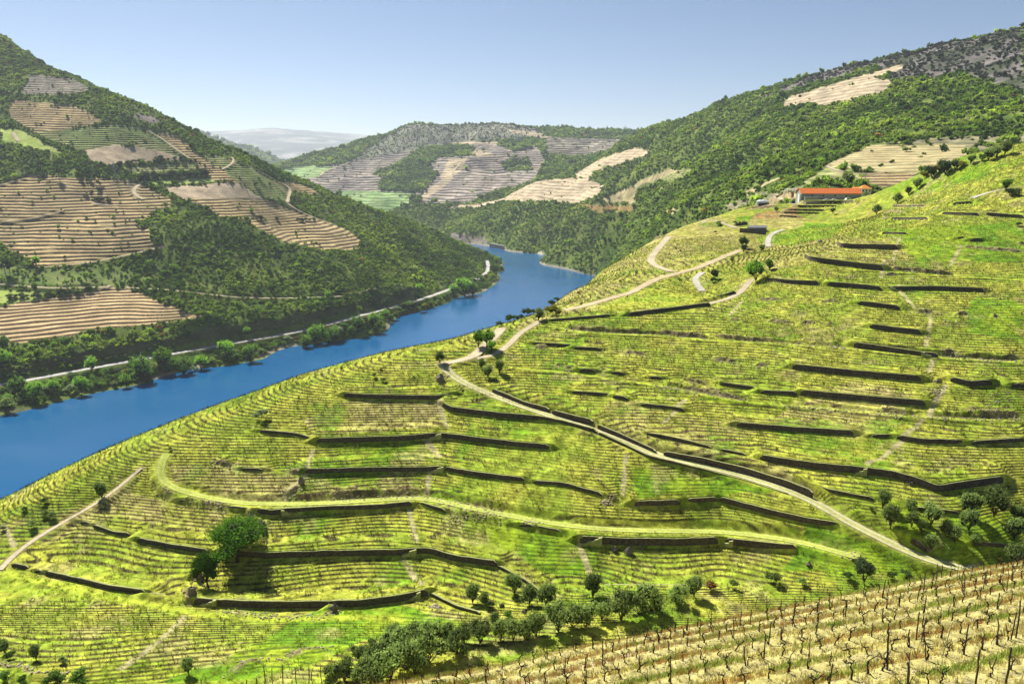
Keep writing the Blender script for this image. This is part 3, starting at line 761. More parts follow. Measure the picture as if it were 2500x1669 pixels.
# below the crest, towards the river, the ground is scrubby
# ------------------------------------------------------------------ retaining walls (foot lines), height, label
TW = "dry stone terrace wall"
WL = [
 (Z7((75,735),(190,758)), 1.3, "short dark wall stub at the far left foot of the slope"),
 (Z7((225,775),(278,782)), 1.1, "tiny wall remnant between two longer walls at the far left"),
 (Z7((290,790),(560,850),(700,885),(930,915)), 1.5, "long dark terrace wall slanting down at lower left"),
 (Z7((945,920),(1075,938)), 1.1, "short dark wall just left of the rocky bank below the small leafy tree"),
 (Z7((515,462),(580,470)), .9, "tiny broken wall nearest the left ridge path"),
 (Z7((595,485),(740,535),(830,540)), 1.0, "low crumbling wall above the long wall at left"),
 (Z7((875,578),(1100,622),(1330,655)), 1.5, "terrace wall running into the big tree from the left"),
 ([(536,1355),(651,1362),(800,1357),(972,1354),(1045,1349),(1107,1368),(1214,1383)], 2.0, "long black shaded wall right of the big tree, bent at the stone stair"),
 ([(475,1474),(536,1479),(663,1484),(800,1482),(877,1480),(972,1468),(1045,1452)], 2.2, "tall black wall lowest on the slope, left of the olive gully"),
 ([(1050,1452),(1114,1484),(1172,1500)], .9, "low grey wall dropping towards the olive band"),
 ([(1214,1384),(1279,1418),(1317,1445)], .8, "pale low wall descending to the three gully olives"),
 ([(556,1242),(628,1250)], 1.2, "short wall above and right of the big tree crown"),
 ([(628,1252),(667,1257),(705,1252),(800,1247),(915,1243),(1007,1235)], 1.8, "long black wall just under the grassy lane"),
 ([(1025,1232),(1060,1244),(1087,1251)], 1.3, "short hooked wall at the right end of the lane wall"),
 ([(745,1155),(900,1151),(1049,1149),(1084,1148)], 1.7, "level black wall between the striped plots, left of the stair"),
 ([(1086,1148),(1145,1159),(1221,1169),(1281,1175)], 1.6, "black wall slanting right from the stair of the level wall"),
 ([(1302,1179),(1375,1184),(1470,1211)], 1.1, "grey stone wall fading out to the right beyond a gap"),
 ([(773,1081),(980,1075),(1068,1067),(1095,1069),(1171,1079),(1248,1088),(1340,1096)], 1.9, "long black bent wall below the brownish striped plot"),
 ([(634,1055),(727,1063),(764,1076)], 1.0, "thin wall reaching the left ridge beside the river"),
 ([(840,968),(894,972),(1068,975),(1104,968)], 1.7, "topmost black wall of the left field, below the track bend"),
 ([(1080,992),(1103,1004),(1202,1016),(1325,1027),(1386,1041),(1457,1060)], 1.9, "black wall joining the underside of the dirt track"),
 ([(1459,1062),(1585,1122),(1700,1150),(1815,1180),(1930,1217)], 1.5, "long wall holding up the lower side of the dirt track"),
 ([(1202,954),(1286,989),(1340,1002)], 1.1, "rough wall along the upper side of the track near the bend"),
 ([(1348,1008),(1400,1022),(1447,1033)], 1.4, "dark wall along the upper side of the track, middle stretch"),
 ([(1459,1042),(1516,1065),(1600,1105)], 1.0, "rough low wall above the track right of the middle stretch"),
 ([(1620,1110),(1715,1127),(1815,1150),(1926,1184),(1983,1208)], 1.4, "black wall above the track where it runs down to the right"),
 ([(1799,1041),(1926,1052),(2083,1062)], 1.8, "black wall left of the field stair, halfway up the right slope"),
 ([(2131,1067),(2186,1066)], 1.0, "short dark wall touching the path stair on the right slope"),
 ([(2190,1071),(2251,1081),(2351,1083)], 1.5, "black wall right of the path stair"),
 ([(2372,1085),(2500,1077)], 1.3, "dark wall running out of the picture on the right"),
 ([(1855,1125),(1983,1144),(2098,1155),(2175,1165),(2251,1186),(2286,1202),(2366,1189),(2449,1178)], 2.4, "long black wall with a pointed corner above the olive grove"),
 ([(1935,901),(2098,918),(2248,930)], 2.3, "tall straight black wall, upper of the two long parallel walls"),
 ([(1954,964),(2098,977),(2259,991)], 2.2, "tall straight black wall, lower of the two long parallel walls"),
 ([(1857,960),(1945,964)], 1.4, "jagged dark wall just left of the lower parallel wall"),
 ([(1759,939),(1845,952)], 1.3, "thin dark wall, leftmost of the row beside the lower parallel wall"),
 ([(2320,931),(2366,943),(2422,939)], 2.0, "bulging black wall right of the cross path, above a rubble heap"),
 ([(2470,945),(2500,945)], 1.5, "wall end cut by the right edge of the picture"),
 ([(2094,744),(2150,750),(2196,756)], 1.9, "short tall black wall high on the slope below the broken terrace"),
 ([(2123,801),(2190,810),(2248,816)], 2.0, "straight black wall ending at the cross path"),
 ([(2085,845),(2175,858),(2251,870),(2290,873)], 1.9, "black wall above the bright green lane on the right"),
 ([(1868,686),(1933,693),(1998,695)], 2.0, "black wall starting at the bright round bush"),
 ([(2021,698),(2100,704),(2152,710)], 2.2, "black wall between two orange earth slips"),
 ([(2159,709),(2274,707),(2401,712)], 1.9, "long black wall right of the orange earth slips"),
 ([(2044,600),(2052,605),(2086,607),(2136,608),(2190,609)], 2.8, "sunlit curved stone wall, the upper of two"),
 ([(1964,630),(1974,637),(2005,642),(2056,648),(2107,654),(2155,659)], 2.6, "sunlit curved stone wall, the lower of two"),
 ([(2154,572),(2215,574)], 1.6, "brown wall above the upper curved wall"),
 ([(2176,538),(2265,538)], 2.0, "pale wall with a dark end below the lone small olive"),
 ([(2300,525),(2390,528)], 1.9, "dark wall in the upper right vineyard, left one of a pair"),
 ([(2407,527),(2500,534)], 2.0, "dark wall in the upper right vineyard, right one of a pair"),
 ([(2326,501),(2373,497)], 1.6, "short dark wall nearest below the pale track at upper right"),
 ([(2177,506),(2258,506)], 1.3, "low brown wall among the pale banks east of the warehouse"),
 ([(2338,584),(2360,584)], 1.6, "small dark wall hole in the bright green slope"),
 ([(2368,590),(2398,589)], 1.8, "second dark wall hole beside the first in the green slope"),
 ([(1945,506),(2043,506)], 1.8, "grey block wall, top step of the stepped terraces below the warehouse"),
 ([(1927,515),(2013,516)], 1.8, "grey block wall, second step below the warehouse"),
 ([(1913,521),(2000,523)], 1.6, "dark wall, third step below the warehouse"),
 ([(1903,529),(1947,532)], 1.4, "dark wall, bottom step below the warehouse"),
 ([(1960,498),(2020,498),(2084,498)], 3.0, "retaining wall under the warehouse yard"),
 ([(1340,784),(1420,778),(1489,772)], 1.0, "thin dark wall line running right from the round olive"),
 ([(1535,771),(1650,757),(1734,746)], 1.7, "dark wall climbing right along the ridge path"),
 ([(1707,737),(1750,730),(1795,717)], 1.8, "short thick dark wall beside the ridge path top"),
 ([(1302,841),(1350,844),(1397,847)], 1.2, "thin dark wall right of the leafy ridge tree"),
 ([(1401,852),(1466,855)], 1.2, "short dark wall just right of the thin one near the leafy ridge tree"),
 ([(1415,906),(1451,908)], 1.3, "small rounded dark wall in the upper middle rows"),
 ([(1585,924),(1616,925)], 1.1, "small dark wall patch at the middle of the slope"),
 ([(1493,912),(1522,914)], 1.0, "small dark wall notch beside a green patch"),
 ([(1397,960),(1489,966)], 1.1, "thin dark wall above the gap in the middle rows"),
 ([(1497,971),(1532,977)], 1.3, "stubby dark wall stepping down right of the thin one"),
 ([(1566,991),(1627,996),(1670,1003)], 1.1, "thin dark wall ending in a stone block"),
 ([(1581,1062),(1650,1075),(1736,1096)], 1.1, "thin slanting wall above the dark track wall"),
 ([(1757,1102),(1822,1115)], 1.2, "short slanting wall right of the thin slanting wall"),
 ([(1975,1186),(2021,1200),(2133,1221)], 1.0, "low dark wall leading to the olive grove"),
 ([(1550,1234),(1600,1233),(1661,1231)], 1.7, "black wall left of the earth slip below the track"),
 ([(1673,1228),(1753,1222)], 1.5, "black wall right of the earth slip below the track"),
 ([(1755,1223),(1868,1253),(1960,1274),(2052,1289)], 1.8, "long black wall running down to meet the track"),
 ([(1415,1324),(1528,1330),(1650,1331),(1753,1327)], 2.4, "tall black wall with rock outcrops, below the bright lane"),
 ([(1769,1327),(1850,1337),(1945,1345)], 2.2, "tall black wall beyond the stair of the rock outcrop wall"),
 ([(1267,1287),(1306,1291)], 1.6, "black wall square under the green lane"),
 ([(1308,1291),(1371,1303)], 1.3, "grey stone wall continuing from the black square one"),
 ([(1390,1446),(1421,1450)], 1.4, "dark wall corner between two gully olives"),
 ([(1469,1438),(1560,1438),(1681,1438)], 1.6, "straight black wall at the foot of the slope, above the olive band"),
 ([(1683,1440),(1757,1434)], 1.2, "low dark wall at the foot of the slope, right end"),
 ([(2232,1243),(2290,1250),(2339,1254)], .9, "thin dark wall behind the olive grove"),
 ([(2225,1317),(2261,1338)], .9, "rubble wall below the olives beside the track"),
 ([(2386,1330),(2475,1338)], 1.2, "rough dark wall under the rightmost olives"),
 ([(437,1226),(458,1226)], 1.1, "tiny square wall under the lane at the left"),
 ([(590,1147),(640,1149)], .9, "small dark wall oval near the left ridge lane"),
]
for k, (px, h, lab) in enumerate(WL):
    step_up(SB, px, h * .72, seed=k, lab=lab)
BANKS = [
 ([(1370,803),(1500,812),(1600,817),(1700,822),(1735,830)], 1.3), ([(1740,822),(1850,835),(1990,845),(2060,847)], 1.4),
 ([(2300,870),(2400,877),(2500,880)], 1.5), ([(2170,657),(2230,663),(2330,672)], 1.6), (Z6((1780,690),(1880,700),(1960,705)), 1.8),
 ([(1900,992),(2050,1003),(2250,1018)], .9), ([(2270,1020),(2380,1022),(2500,1020)], 1.1), ([(1600,945),(1700,958),(1830,978)], .8),
 ([(1300,848),(1340,852)], .8), (Z5((1570,905),(1610,908)), .9), (Z5((1620,910),(1690,925)), .9), (Z5((2000,815),(2060,820),(2180,830)), .8),
 (Z6((640,345),(720,348),(810,350)), .8), (Z6((1030,360),(1180,362)), 1.1), (Z6((700,485),(880,497)), .9), (Z6((900,495),(1040,498)), .9), (Z6((1080,502),(1130,504)), .8),
 (Z6((460,475),(550,478)), .9), (Z6((1640,425),(1790,430)), 1.3), (Z6((1900,440),(2010,450)), 1.4), (Z6((2140,455),(2200,455)), 1.1), (Z6((1450,190),(1540,190)), 1.3),
 (Z6((0,548),(150,572),(300,585)), 1.1), (Z6((340,735),(460,742),(540,745)), 1.0), (Z6((620,765),(720,775)), .9), (Z6((150,860),(350,885)), .8), (Z6((1770,875),(1820,885)), 1.2),
 (Z6((1950,1060),(2349,1100)), .8), (Z6((0,905),(300,925),(520,975)), .7),
 (Z7((1340,75),(1400,90),(1500,105)), .8), (Z7((1000,265),(1110,305)), .8), (Z7((1200,320),(1450,365)), .8), (Z7((1400,1030),(1650,1045),(1850,1060),(2080,1062)), .9),
 (Z7((1820,140),(1940,145)), 1.0), (Z8((0,290),(300,295),(620,285)), .8), (Z8((650,300),(900,350),(1130,385)), .8), (Z8((1770,300),(1850,320)), .9),
 (Z8((700,350),(900,400),(1150,440)), .7), (Z9((1250,640),(1150,690)), .9), (Z7((1570,440),(1620,420)), 1.3), (Z7((1640,520),(1700,440)), 1.6), (Z7((1840,310),(1940,220)), 1.0),
 (Z7((1200,1000),(1230,900),(1290,860)), 1.6), (Z7((2100,1060),(2180,990)), 1.4), (Z7((1250,840),(1290,770)), 1.5),
 (Z5((820,1010),(890,960)), 1.4), (Z5((950,1020),(1100,1070),(1400,1150)), .9), (Z7((1450,1420),(1560,1340),(1680,1320)), .9), (Z7((1790,1335),(1900,1270),(2080,1255)), .9),
 (Z7((0,1345),(150,1395),(330,1425),(440,1430)), 1.0), (ZH((1850,485),(2080,490)), 1.5), (ZH((1930,420),(2349,425)), 1.5), (ZH((1800,555),(1950,575)), 1.4),
 (Z3((220,1260),(280,1250)), 2.0), (Z3((1990,1300),(2349,1330)), .9), (Z3((2300,1285),(2349,1290)), 1.5),
]
for k, (px, h) in enumerate(BANKS):
    step_up(SB, px, h * .7, D=3.8, wall=False, jit=.9, seed=400 + k)

gy, gx = np.gradient(SB.B); ddy = np.gradient(SB.Y)[:, None]; ddx = np.gradient(SB.a)[None, :] * SB.YY
gy = gy / ddy; gx = gx / ddx
SB.amp *= sstep(.05, .13, np.hypot(gx, gy))
# ---- cut rows and terraces, then lanes and tracks on top of them
for s_ in (SF, SCc, SD): terraces(s_)
SE.riser = SG.riser = None
LANES = [  # bright grass lanes
 ([(1398,811),(1500,815),(1600,818),(1753,832),(1906,839),(2098,851),(2251,870),(2500,884)], 2.0),
 ([(1229,895),(1401,910),(1516,929),(1650,946),(1792,979),(1983,993),(2251,1019),(2500,1026)], 1.5),
 ([(0,1395),(115,1422),(268,1456),(383,1479),(498,1498),(690,1512),(900,1508),(980,1512)], 2.0),
 ([(2079,656),(2251,669),(2500,684)], 1.8), (Z6((1600,30),(1700,60),(2000,90)), 1.2), (Z5((1560,640),(1700,680),(2349,705)), 1.3),
 (Z8((1500,480),(1600,500)), 1.5),
]
STEPS = [Z5((830,1130),(860,1200),(890,1310)), Z5((760,1370),(850,1488)), Z8((650,135),(630,270)), Z8((520,380),(570,610)), Z8((480,680),(600,890)), Z7((1180,1050),(1000,1220),(780,1380)),
 Z6((1760,460),(1740,560),(1720,650)), Z6((1770,730),(1740,810)), Z6((1850,890),(1740,1080)), Z6((1700,1110),(1600,1220),(1350,1430)), Z8((1900,30),(1880,280)), Z8((1600,590),(1680,800)),
 Z6((550,355),(470,445)), Z6((190,990),(60,1120)), Z7((1990,0),(1960,130)), Z7((1960,140),(1800,310)), Z6((1460,90),(1440,200)), ZH((2040,780),(1960,1050)), Z6((1950,0),(1880,120)), Z6((1540,270),(1640,380),(1750,450)),
 Z7((20,1469-1100+100),(90,600))]
terraces(SB, wob=.25)
for px, w in LANES:
    paint(SB, px, w, (.36,.43,.04), jit=.3)
    bench(SB, px, w * .8, cut=.8, it=6)
for px in STEPS: paint(SB, px, 1.3, (.40,.36,.17), jit=.4, seed=5)
# dirt tracks: name, surface, px, width, colour pair (verge/crown, rut), label bits
TRACKS = [
 (SB, [(1080,887),(1088,903),(1106,920),(1152,945),(1229,975),(1317,1006),(1401,1033),(1497,1067),(1574,1102),(1650,1122),(1715,1136),(1830,1165),(1926,1196),(2002,1230),(2060,1269),(2136,1307),(2251,1364),(2328,1385),(2395,1397)], 3.0, 'rut'),
 (SB, [(1080,888),(1095,885),(1152,876),(1175,853),(1206,822),(1225,801)], 3.4, 'dirt'),
 (SB, [(1164,876),(1210,868),(1244,841),(1267,814),(1317,784)], 2.2, 'dirt'),
 (SB, [(406,1108),(390,1135),(383,1157),(402,1184),(440,1200),(498,1213),(594,1230),(760,1230),(900,1222),(1030,1213),(1068,1222),(1183,1247),(1336,1276),(1451,1291),(1600,1296),(1753,1297),(1850,1306),(1945,1320),(2030,1342),(2098,1362)], 2.1, 'grass'),
 (SB, [(0,1391),(34,1353),(96,1307),(161,1272),(268,1211),(345,1142)], 1.3, 'dirt'),
 (SB, [(1378,757),(1420,749),(1470,734),(1539,715),(1600,682),(1700,655),(1760,630),(1807,611)], 3.2, 'pink'),
 (SB, [(1715,711),(1702,695),(1696,680),(1715,665)], 2.6, 'concrete'),
 (SB, [(1875,603),(1874,590),(1879,576),(1892,567),(1913,561)], 2.8, 'concrete'),
 (SB, [(1632,578),(1610,603),(1589,629),(1590,640),(1602,650),(1640,663)], 3.4, 'dirt'),
 (SB, [(1713,544),(1725,537),(1740,536),(1765,545),(1798,557)], 2.6, 'dirt'),
 (SB, [(2373,484),(2400,474),(2437,463),(2500,454),(2540,450)], 3.4, 'concrete'),
 (SB, [(1834,682),(1820,700),(1803,719),(1765,734),(1700,748),(1600,759)], 2.4, 'dirt'),
 (SF, [(-60,944),(0,941),(100,922),(211,901),(360,874),(509,848),(600,832),(691,817),(780,798),(850,779),(905,764),(957,749),(1005,737),(1049,724),(1110,702),(1155,686),(1175,676),(1188,665),(1192,650),(1188,636)], 7.5, 'asphalt'),
 (SF, [(-40,690),(0,693),(60,699),(120,704),(170,704),(220,702),(270,699)], 4.5, 'dirt'),
 (SF, [(309,702),(330,703),(400,706),(440,710),(520,720),(600,727),(680,728),(740,727),(850,722),(920,720)], 4.5, 'dirt'),
 (SF, Z1((0,1105),(60,1085),(200,1035),(260,1045)), 4.0, 'dirt'),
 (SF, Z1((955,1085),(900,1120),(885,1160),(920,1185),(960,1200)), 5.0, 'dirt'),
 (SF, Z1((0,1350),(250,1330),(350,1290),(430,1275)), 3.5, 'dirt'),
 (SF, Z1((1560,920),(1580,960),(1490,1000)), 3.5, 'dirt'),
 (SF, Z1((1930,1220),(1940,1170),(1960,1130),(1930,1110),(1720,1000),(1640,960)), 4.5, 'dirt'),
 (SF, Z1((1000,740),(1100,800),(1200,880),(1280,930)), 3.0, 'dirt'),
 (SF, Z1((1930,1225),(1960,1260),(2080,1310),(2180,1350),(2230,1370)), 3.5, 'dirt'),
 (SF, Z1((350,500),(480,495),(560,480),(610,465)), 3.5, 'dirt'),
 (SF, Z1((90,755),(100,785),(125,810)), 5, 'dirt'),
 (SF, Z1((620,1225),(700,1250),(800,1240)), 3, 'dirt'),
 (SF, [(395,603),(340,616),(270,632),(200,645),(105,652)], 3.5, 'dirt'),
 (SCc, Z3((1070,1040),(900,1020),(1000,990),(1060,975)), 4.0, 'dirt'),
 (SCc, Z3((1800,880),(1900,815),(2010,790),(2110,765)), 4.0, 'dirt'),
 (SCc, Z3((1215,835),(1300,870),(1480,885),(1560,870)), 4.0, 'dirt'),
 (SD, Z2((1140,400),(1130,380),(1180,320),(1280,310)), 6.0, 'dirt'),
 (SD, Z2((410,400),(420,380),(520,345),(560,330)), 6.0, 'dirt'),
]
LINES = []
for S_, px, w, kind in TRACKS:
    q, z = bench(S_, px, w, cut=1.2 if S_ is SB else 2.5, step=1.2 if S_ is SB else 4.0)
    LINES.append((S_, q, z, w, kind))
    c = (.36,.43,.05) if kind == 'grass' else (.30,.27,.10)
    paint(S_, px, w + (1.2 if S_ is SB else 3.0), c if S_ is SB else (.26,.21,.12), mix=.7)
# the schist cutting above the river road, its shade painted in as a dark band
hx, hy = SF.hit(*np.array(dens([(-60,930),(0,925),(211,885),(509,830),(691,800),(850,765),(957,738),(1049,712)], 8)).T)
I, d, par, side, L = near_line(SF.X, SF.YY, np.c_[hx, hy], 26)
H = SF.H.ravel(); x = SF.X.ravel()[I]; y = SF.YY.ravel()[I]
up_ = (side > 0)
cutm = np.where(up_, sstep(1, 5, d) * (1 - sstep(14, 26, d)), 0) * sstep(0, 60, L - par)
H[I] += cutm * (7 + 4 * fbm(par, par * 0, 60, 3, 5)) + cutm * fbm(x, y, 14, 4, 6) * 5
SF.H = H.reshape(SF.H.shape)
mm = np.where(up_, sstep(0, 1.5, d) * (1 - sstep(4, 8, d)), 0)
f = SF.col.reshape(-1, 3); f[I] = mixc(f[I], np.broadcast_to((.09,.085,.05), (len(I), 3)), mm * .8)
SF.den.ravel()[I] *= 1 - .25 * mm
hx, hy = SF.hit(*np.array(dens([(-60,944),(0,941),(211,901),(509,848),(691,817),(850,779),(957,749),(1049,724),(1175,676)], 8)).T)
I, d, par, side, L = near_line(SF.X, SF.YY, np.c_[hx, hy], 16); SF.den.ravel()[I] *= sstep(6, 15, d)
# pale rock and shingle along both shores
for S_ in (SF, SCc, SB):
    m = sstep(4, 1, S_.H) * .8 * sstep(-.2, .4, fbm(S_.X, S_.YY, 40, 3, 77) + (.35 if S_ is SCc else -.1))
    S_.col = mixc(S_.col, (.36,.31,.24), m); S_.den *= (S_.H > 1.2) & (m < .4)
hx, hy = SCc.hit(*np.array([(1317,617),(1370,625),(1436,634),(1478,644)]).T)
I, d, par, side, L = near_line(SCc.X, SCc.YY, np.c_[hx, hy], 30)
mm = (1 - sstep(3, 7, d)) * (SCc.H.ravel()[I] < 7); f = SCc.col.reshape(-1, 3); f[I] = mixc(f[I], np.broadcast_to((.42,.38,.30), (len(I), 3)), mm); SCc.den.ravel()[I] *= (mm < .3)

# risers: earth or grass colour, darkened to deepen their shade
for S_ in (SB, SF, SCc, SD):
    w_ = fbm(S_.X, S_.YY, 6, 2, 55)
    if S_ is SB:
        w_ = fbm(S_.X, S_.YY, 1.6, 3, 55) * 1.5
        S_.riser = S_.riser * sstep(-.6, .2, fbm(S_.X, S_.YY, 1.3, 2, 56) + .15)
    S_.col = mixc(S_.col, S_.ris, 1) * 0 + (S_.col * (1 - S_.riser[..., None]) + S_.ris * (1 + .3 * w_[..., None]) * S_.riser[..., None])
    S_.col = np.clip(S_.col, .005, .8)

GM_near = ground_mat("vineyard_ground", 3.0, .5, .55, .16)
GM_mid = ground_mat("hill_ground", .35, .06, .35, .8)
GM_far = ground_mat("far_ground", .08, .015, .35, 3.0)
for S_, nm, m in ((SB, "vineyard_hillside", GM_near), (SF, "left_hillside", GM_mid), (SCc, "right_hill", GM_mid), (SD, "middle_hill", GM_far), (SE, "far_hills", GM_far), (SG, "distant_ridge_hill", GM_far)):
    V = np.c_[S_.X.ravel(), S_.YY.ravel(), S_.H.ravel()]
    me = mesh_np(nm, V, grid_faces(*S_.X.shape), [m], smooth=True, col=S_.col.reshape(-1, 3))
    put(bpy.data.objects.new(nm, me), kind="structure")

# ---- road and track surfaces
RM = {}
def road_mat(kind):
    if kind in RM: return RM[kind]
    c = {'asphalt': (.42,.41,.38), 'concrete': (.42,.39,.31), 'dirt': (.46,.39,.25), 'pink': (.46,.37,.22), 'rut': (.46,.41,.24), 'grass': (.36,.40,.08)}[kind]
    m, t, b = mat("track_" + kind)
    g = nd(t, "ShaderNodeNewGeometry"); at = nd(t, "ShaderNodeAttribute", attribute_name="Col")
    n1 = nd(t, "ShaderNodeTexNoise", Scale=1.6, Detail=6.0); t.links.new(g.outputs["Position"], n1.inputs["Vector"])
    r = nd(t, "ShaderNodeMapRange"); r.inputs[1].default_value = .3; r.inputs[2].default_value = .7; r.inputs[3].default_value = .75; r.inputs[4].default_value = 1.2
    t.links.new(n1.outputs[0], r.inputs[0])
    mx = nd(t, "ShaderNodeVectorMath", operation='SCALE'); t.links.new(at.outputs["Color"], mx.inputs[0]); t.links.new(r.outputs[0], mx.inputs["Scale"])
    t.links.new(mx.outputs[0], b.inputs["Base Color"]); b.inputs["Roughness"].default_value = 1
    RM[kind] = (m, c); return RM[kind]
for S_, q, z, w, kind in LINES:
    m, c = road_mat(kind)
    T = np.gradient(q, axis=0); T /= np.linalg.norm(T, axis=1)[:, None] + 1e-9; N = np.c_[-T[:, 1], T[:, 0]]
    offs = np.array([-.5, -.36, -.24, -.1, .1, .24, .36, .5])
    wj = w * (1 + .10 * fbm(np.arange(len(q)) * 1.0, np.zeros(len(q)), 3, 2, 9))
    lift = (.16 if kind == 'concrete' else .09) if S_ is SB else .25
    V = []; col = []
    for k, o in enumerate(offs):
        p = q + N * (o * wj)[:, None]
        zz = np.maximum(z, S_.look(S_.H, p[:, 0], p[:, 1])) + lift if kind not in ('rut', 'dirt', 'grass') else np.maximum(z, S_.look(S_.H, p[:, 0], p[:, 1]) - .02) + lift
        V.append(np.c_[p, zz])
        if kind == 'rut': cc = (.50,.45,.27) if k in (1, 2, 5, 6) else (.36,.38,.12)
        elif kind == 'grass': cc = (.42,.42,.13) if k in (1, 2, 5, 6) else (.33,.41,.05)
        elif kind == 'asphalt': cc = (.42,.40,.36) if k in (0, 7) else c
        else: cc = c if 0 < k < 7 else tuple(x * .85 for x in c)
        col.append(np.broadcast_to(cc, (len(q), 3)))
    V = np.stack(V, 1).reshape(-1, 3); col = np.stack(col, 1).reshape(-1, 3)
    n = fbm(V[:, 0], V[:, 1], 4, 3, 12); col = col * (1 + .2 * n)[:, None]
    me = mesh_np("track", V, grid_faces(len(q), len(offs)), [m], smooth=True, col=col)
    put(bpy.data.objects.new("road" if kind == 'asphalt' else ("path" if kind in ('pink', 'concrete') else "track"), me), kind="structure")

# ---- river
m, t, b = mat("river_water")
b.inputs["Base Color"].default_value = (.005, .088, .22, 1); b.inputs["Roughness"].default_value = .12
b.inputs["Specular IOR Level"].default_value = .5; b.inputs["IOR"].default_value = 1.33
g = nd(t, "ShaderNodeNewGeometry")
mp = nd(t, "ShaderNodeVectorMath", operation='MULTIPLY'); mp.inputs[1].default_value = (1, .45, 1); t.links.new(g.outputs["Position"], mp.inputs[0])
n1 = nd(t, "ShaderNodeTexNoise", Scale=.55, Detail=5.0, Roughness=.6); t.links.new(mp.outputs[0], n1.inputs["Vector"])
n2 = nd(t, "ShaderNodeTexNoise", Scale=.012, Detail=3.0); t.links.new(g.outputs["Position"], n2.inputs["Vector"])
bp = nd(t, "ShaderNodeBump", Distance=.2, Strength=.8); t.links.new(n1.outputs[0], bp.inputs["Height"]); t.links.new(bp.outputs[0], b.inputs["Normal"])
mr = nd(t, "ShaderNodeMapRange"); mr.inputs[1].default_value = .35; mr.inputs[2].default_value = .65; mr.inputs[3].default_value = .12; mr.inputs[4].default_value = .2
t.links.new(n2.outputs[0], mr.inputs[0]); t.links.new(mr.outputs[0], b.inputs["Roughness"])
me = mesh_np("river", np.array([(-3000,100,0),(1500,100,0),(1500,3200,0),(-3000,3200,0)]), np.array([[0,1,2,3]]), [m])
put(bpy.data.objects.new("river", me), kind="structure")

# ---- wall masonry
m, t, b = mat("schist_masonry")
g = nd(t, "ShaderNodeNewGeometry")
mp = nd(t, "ShaderNodeVectorMath", operation='MULTIPLY'); mp.inputs[1].default_value = (1, 1, 2.4); t.links.new(g.outputs["Position"], mp.inputs[0])
vo = nd(t, "ShaderNodeTexVoronoi", Scale=3.2); t.links.new(mp.outputs[0], vo.inputs["Vector"])
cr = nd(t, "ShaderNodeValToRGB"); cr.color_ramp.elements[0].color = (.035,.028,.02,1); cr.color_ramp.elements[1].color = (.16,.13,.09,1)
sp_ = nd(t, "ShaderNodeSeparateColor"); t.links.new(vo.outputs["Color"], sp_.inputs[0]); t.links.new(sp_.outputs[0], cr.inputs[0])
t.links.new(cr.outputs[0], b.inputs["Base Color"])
bp = nd(t, "ShaderNodeBump", Distance=.12, Strength=1.0); bp.invert = True; t.links.new(vo.outputs["Distance"], bp.inputs["Height"]); t.links.new(bp.outputs[0], b.inputs["Normal"])
M_stone = m
M_cap = plain("coping_stone", (.30,.31,.12), .9, .3, 2.0)
WOBJ = []
for k, (S_, q, h, up, nrm, lab) in enumerate(WALLS):
    n = len(q)
    T = np.gradient(q, axis=0); T /= np.linalg.norm(T, axis=1)[:, None] + 1e-9; N = np.c_[-T[:, 1], T[:, 0]] * up    # N points uphill
    zb = S_.look(S_.B, q[:, 0], q[:, 1])
    s = np.arange(n) * .8
    e = np.clip(np.minimum(s, s[-1] - s) / .8 + .45, 0, 1)
    top = zb + h * (e * .8 + .1) + .10 * fbm(s, s * 0, 1.7, 3, k) + .06
    thick = .5
    rows = []
    for off, zz in ((-.12, zb - .9), (-.05, top - .1), (0.02, top), (thick, top + .02), (thick, zb - .9)):
        p = q + N * (off + .05 * fbm(s, s * 0 + off * 9, 1.3, 2, k + 50))[:, None]
        rows.append(np.c_[p, zz])
    V = np.stack(rows, 1).reshape(-1, 3)
    Fq = grid_faces(n, 5)
    caps = [[0,1,2,3,4],[(n-1)*5+4,(n-1)*5+3,(n-1)*5+2,(n-1)*5+1,(n-1)*5]]
    me = mesh_np("terrace_wall", V, [Fq, np.array(caps)], [M_stone])
    o = put(bpy.data.objects.new("terrace_wall", me), label=lab, cat="wall", group="terrace walls on the vineyard slope", kind="thing")
    rows = []
    for off, dz in ((-.13, .0), (-.13, .06), (.32, .08), (.32, .02)):
        p = q + N * off; rows.append(np.c_[p, top + dz])
    V = np.stack(rows, 1).reshape(-1, 3); Fq = np.r_[grid_faces(n, 4), np.array([[4*i+3, 4*i, 4*i+4, 4*i+7] for i in range(n-1)]), np.array([[0,1,2,3],[4*n-1,4*n-2,4*n-3,4*n-4]])]
    put(bpy.data.objects.new("coping", mesh_np("coping", V, Fq, [M_cap])), parent=o)
    WOBJ.append((o, q, N, zb, h))
STAIRS = [((1049,1150),(1084,1138)), ((980,1355),(1018,1339)), ((995,1462),(1030,1447)), ((479,1477),(536,1456)), ((709,1252),(686,1240)), ((1421,1326),(1467,1307)),
 ((1755,1328),(1788,1315)), ((2087,1157),(2117,1149)), ((2186,706),(2167,695)), ((2282,873),(2247,855)), ((1049,1070),(1080,1058))]
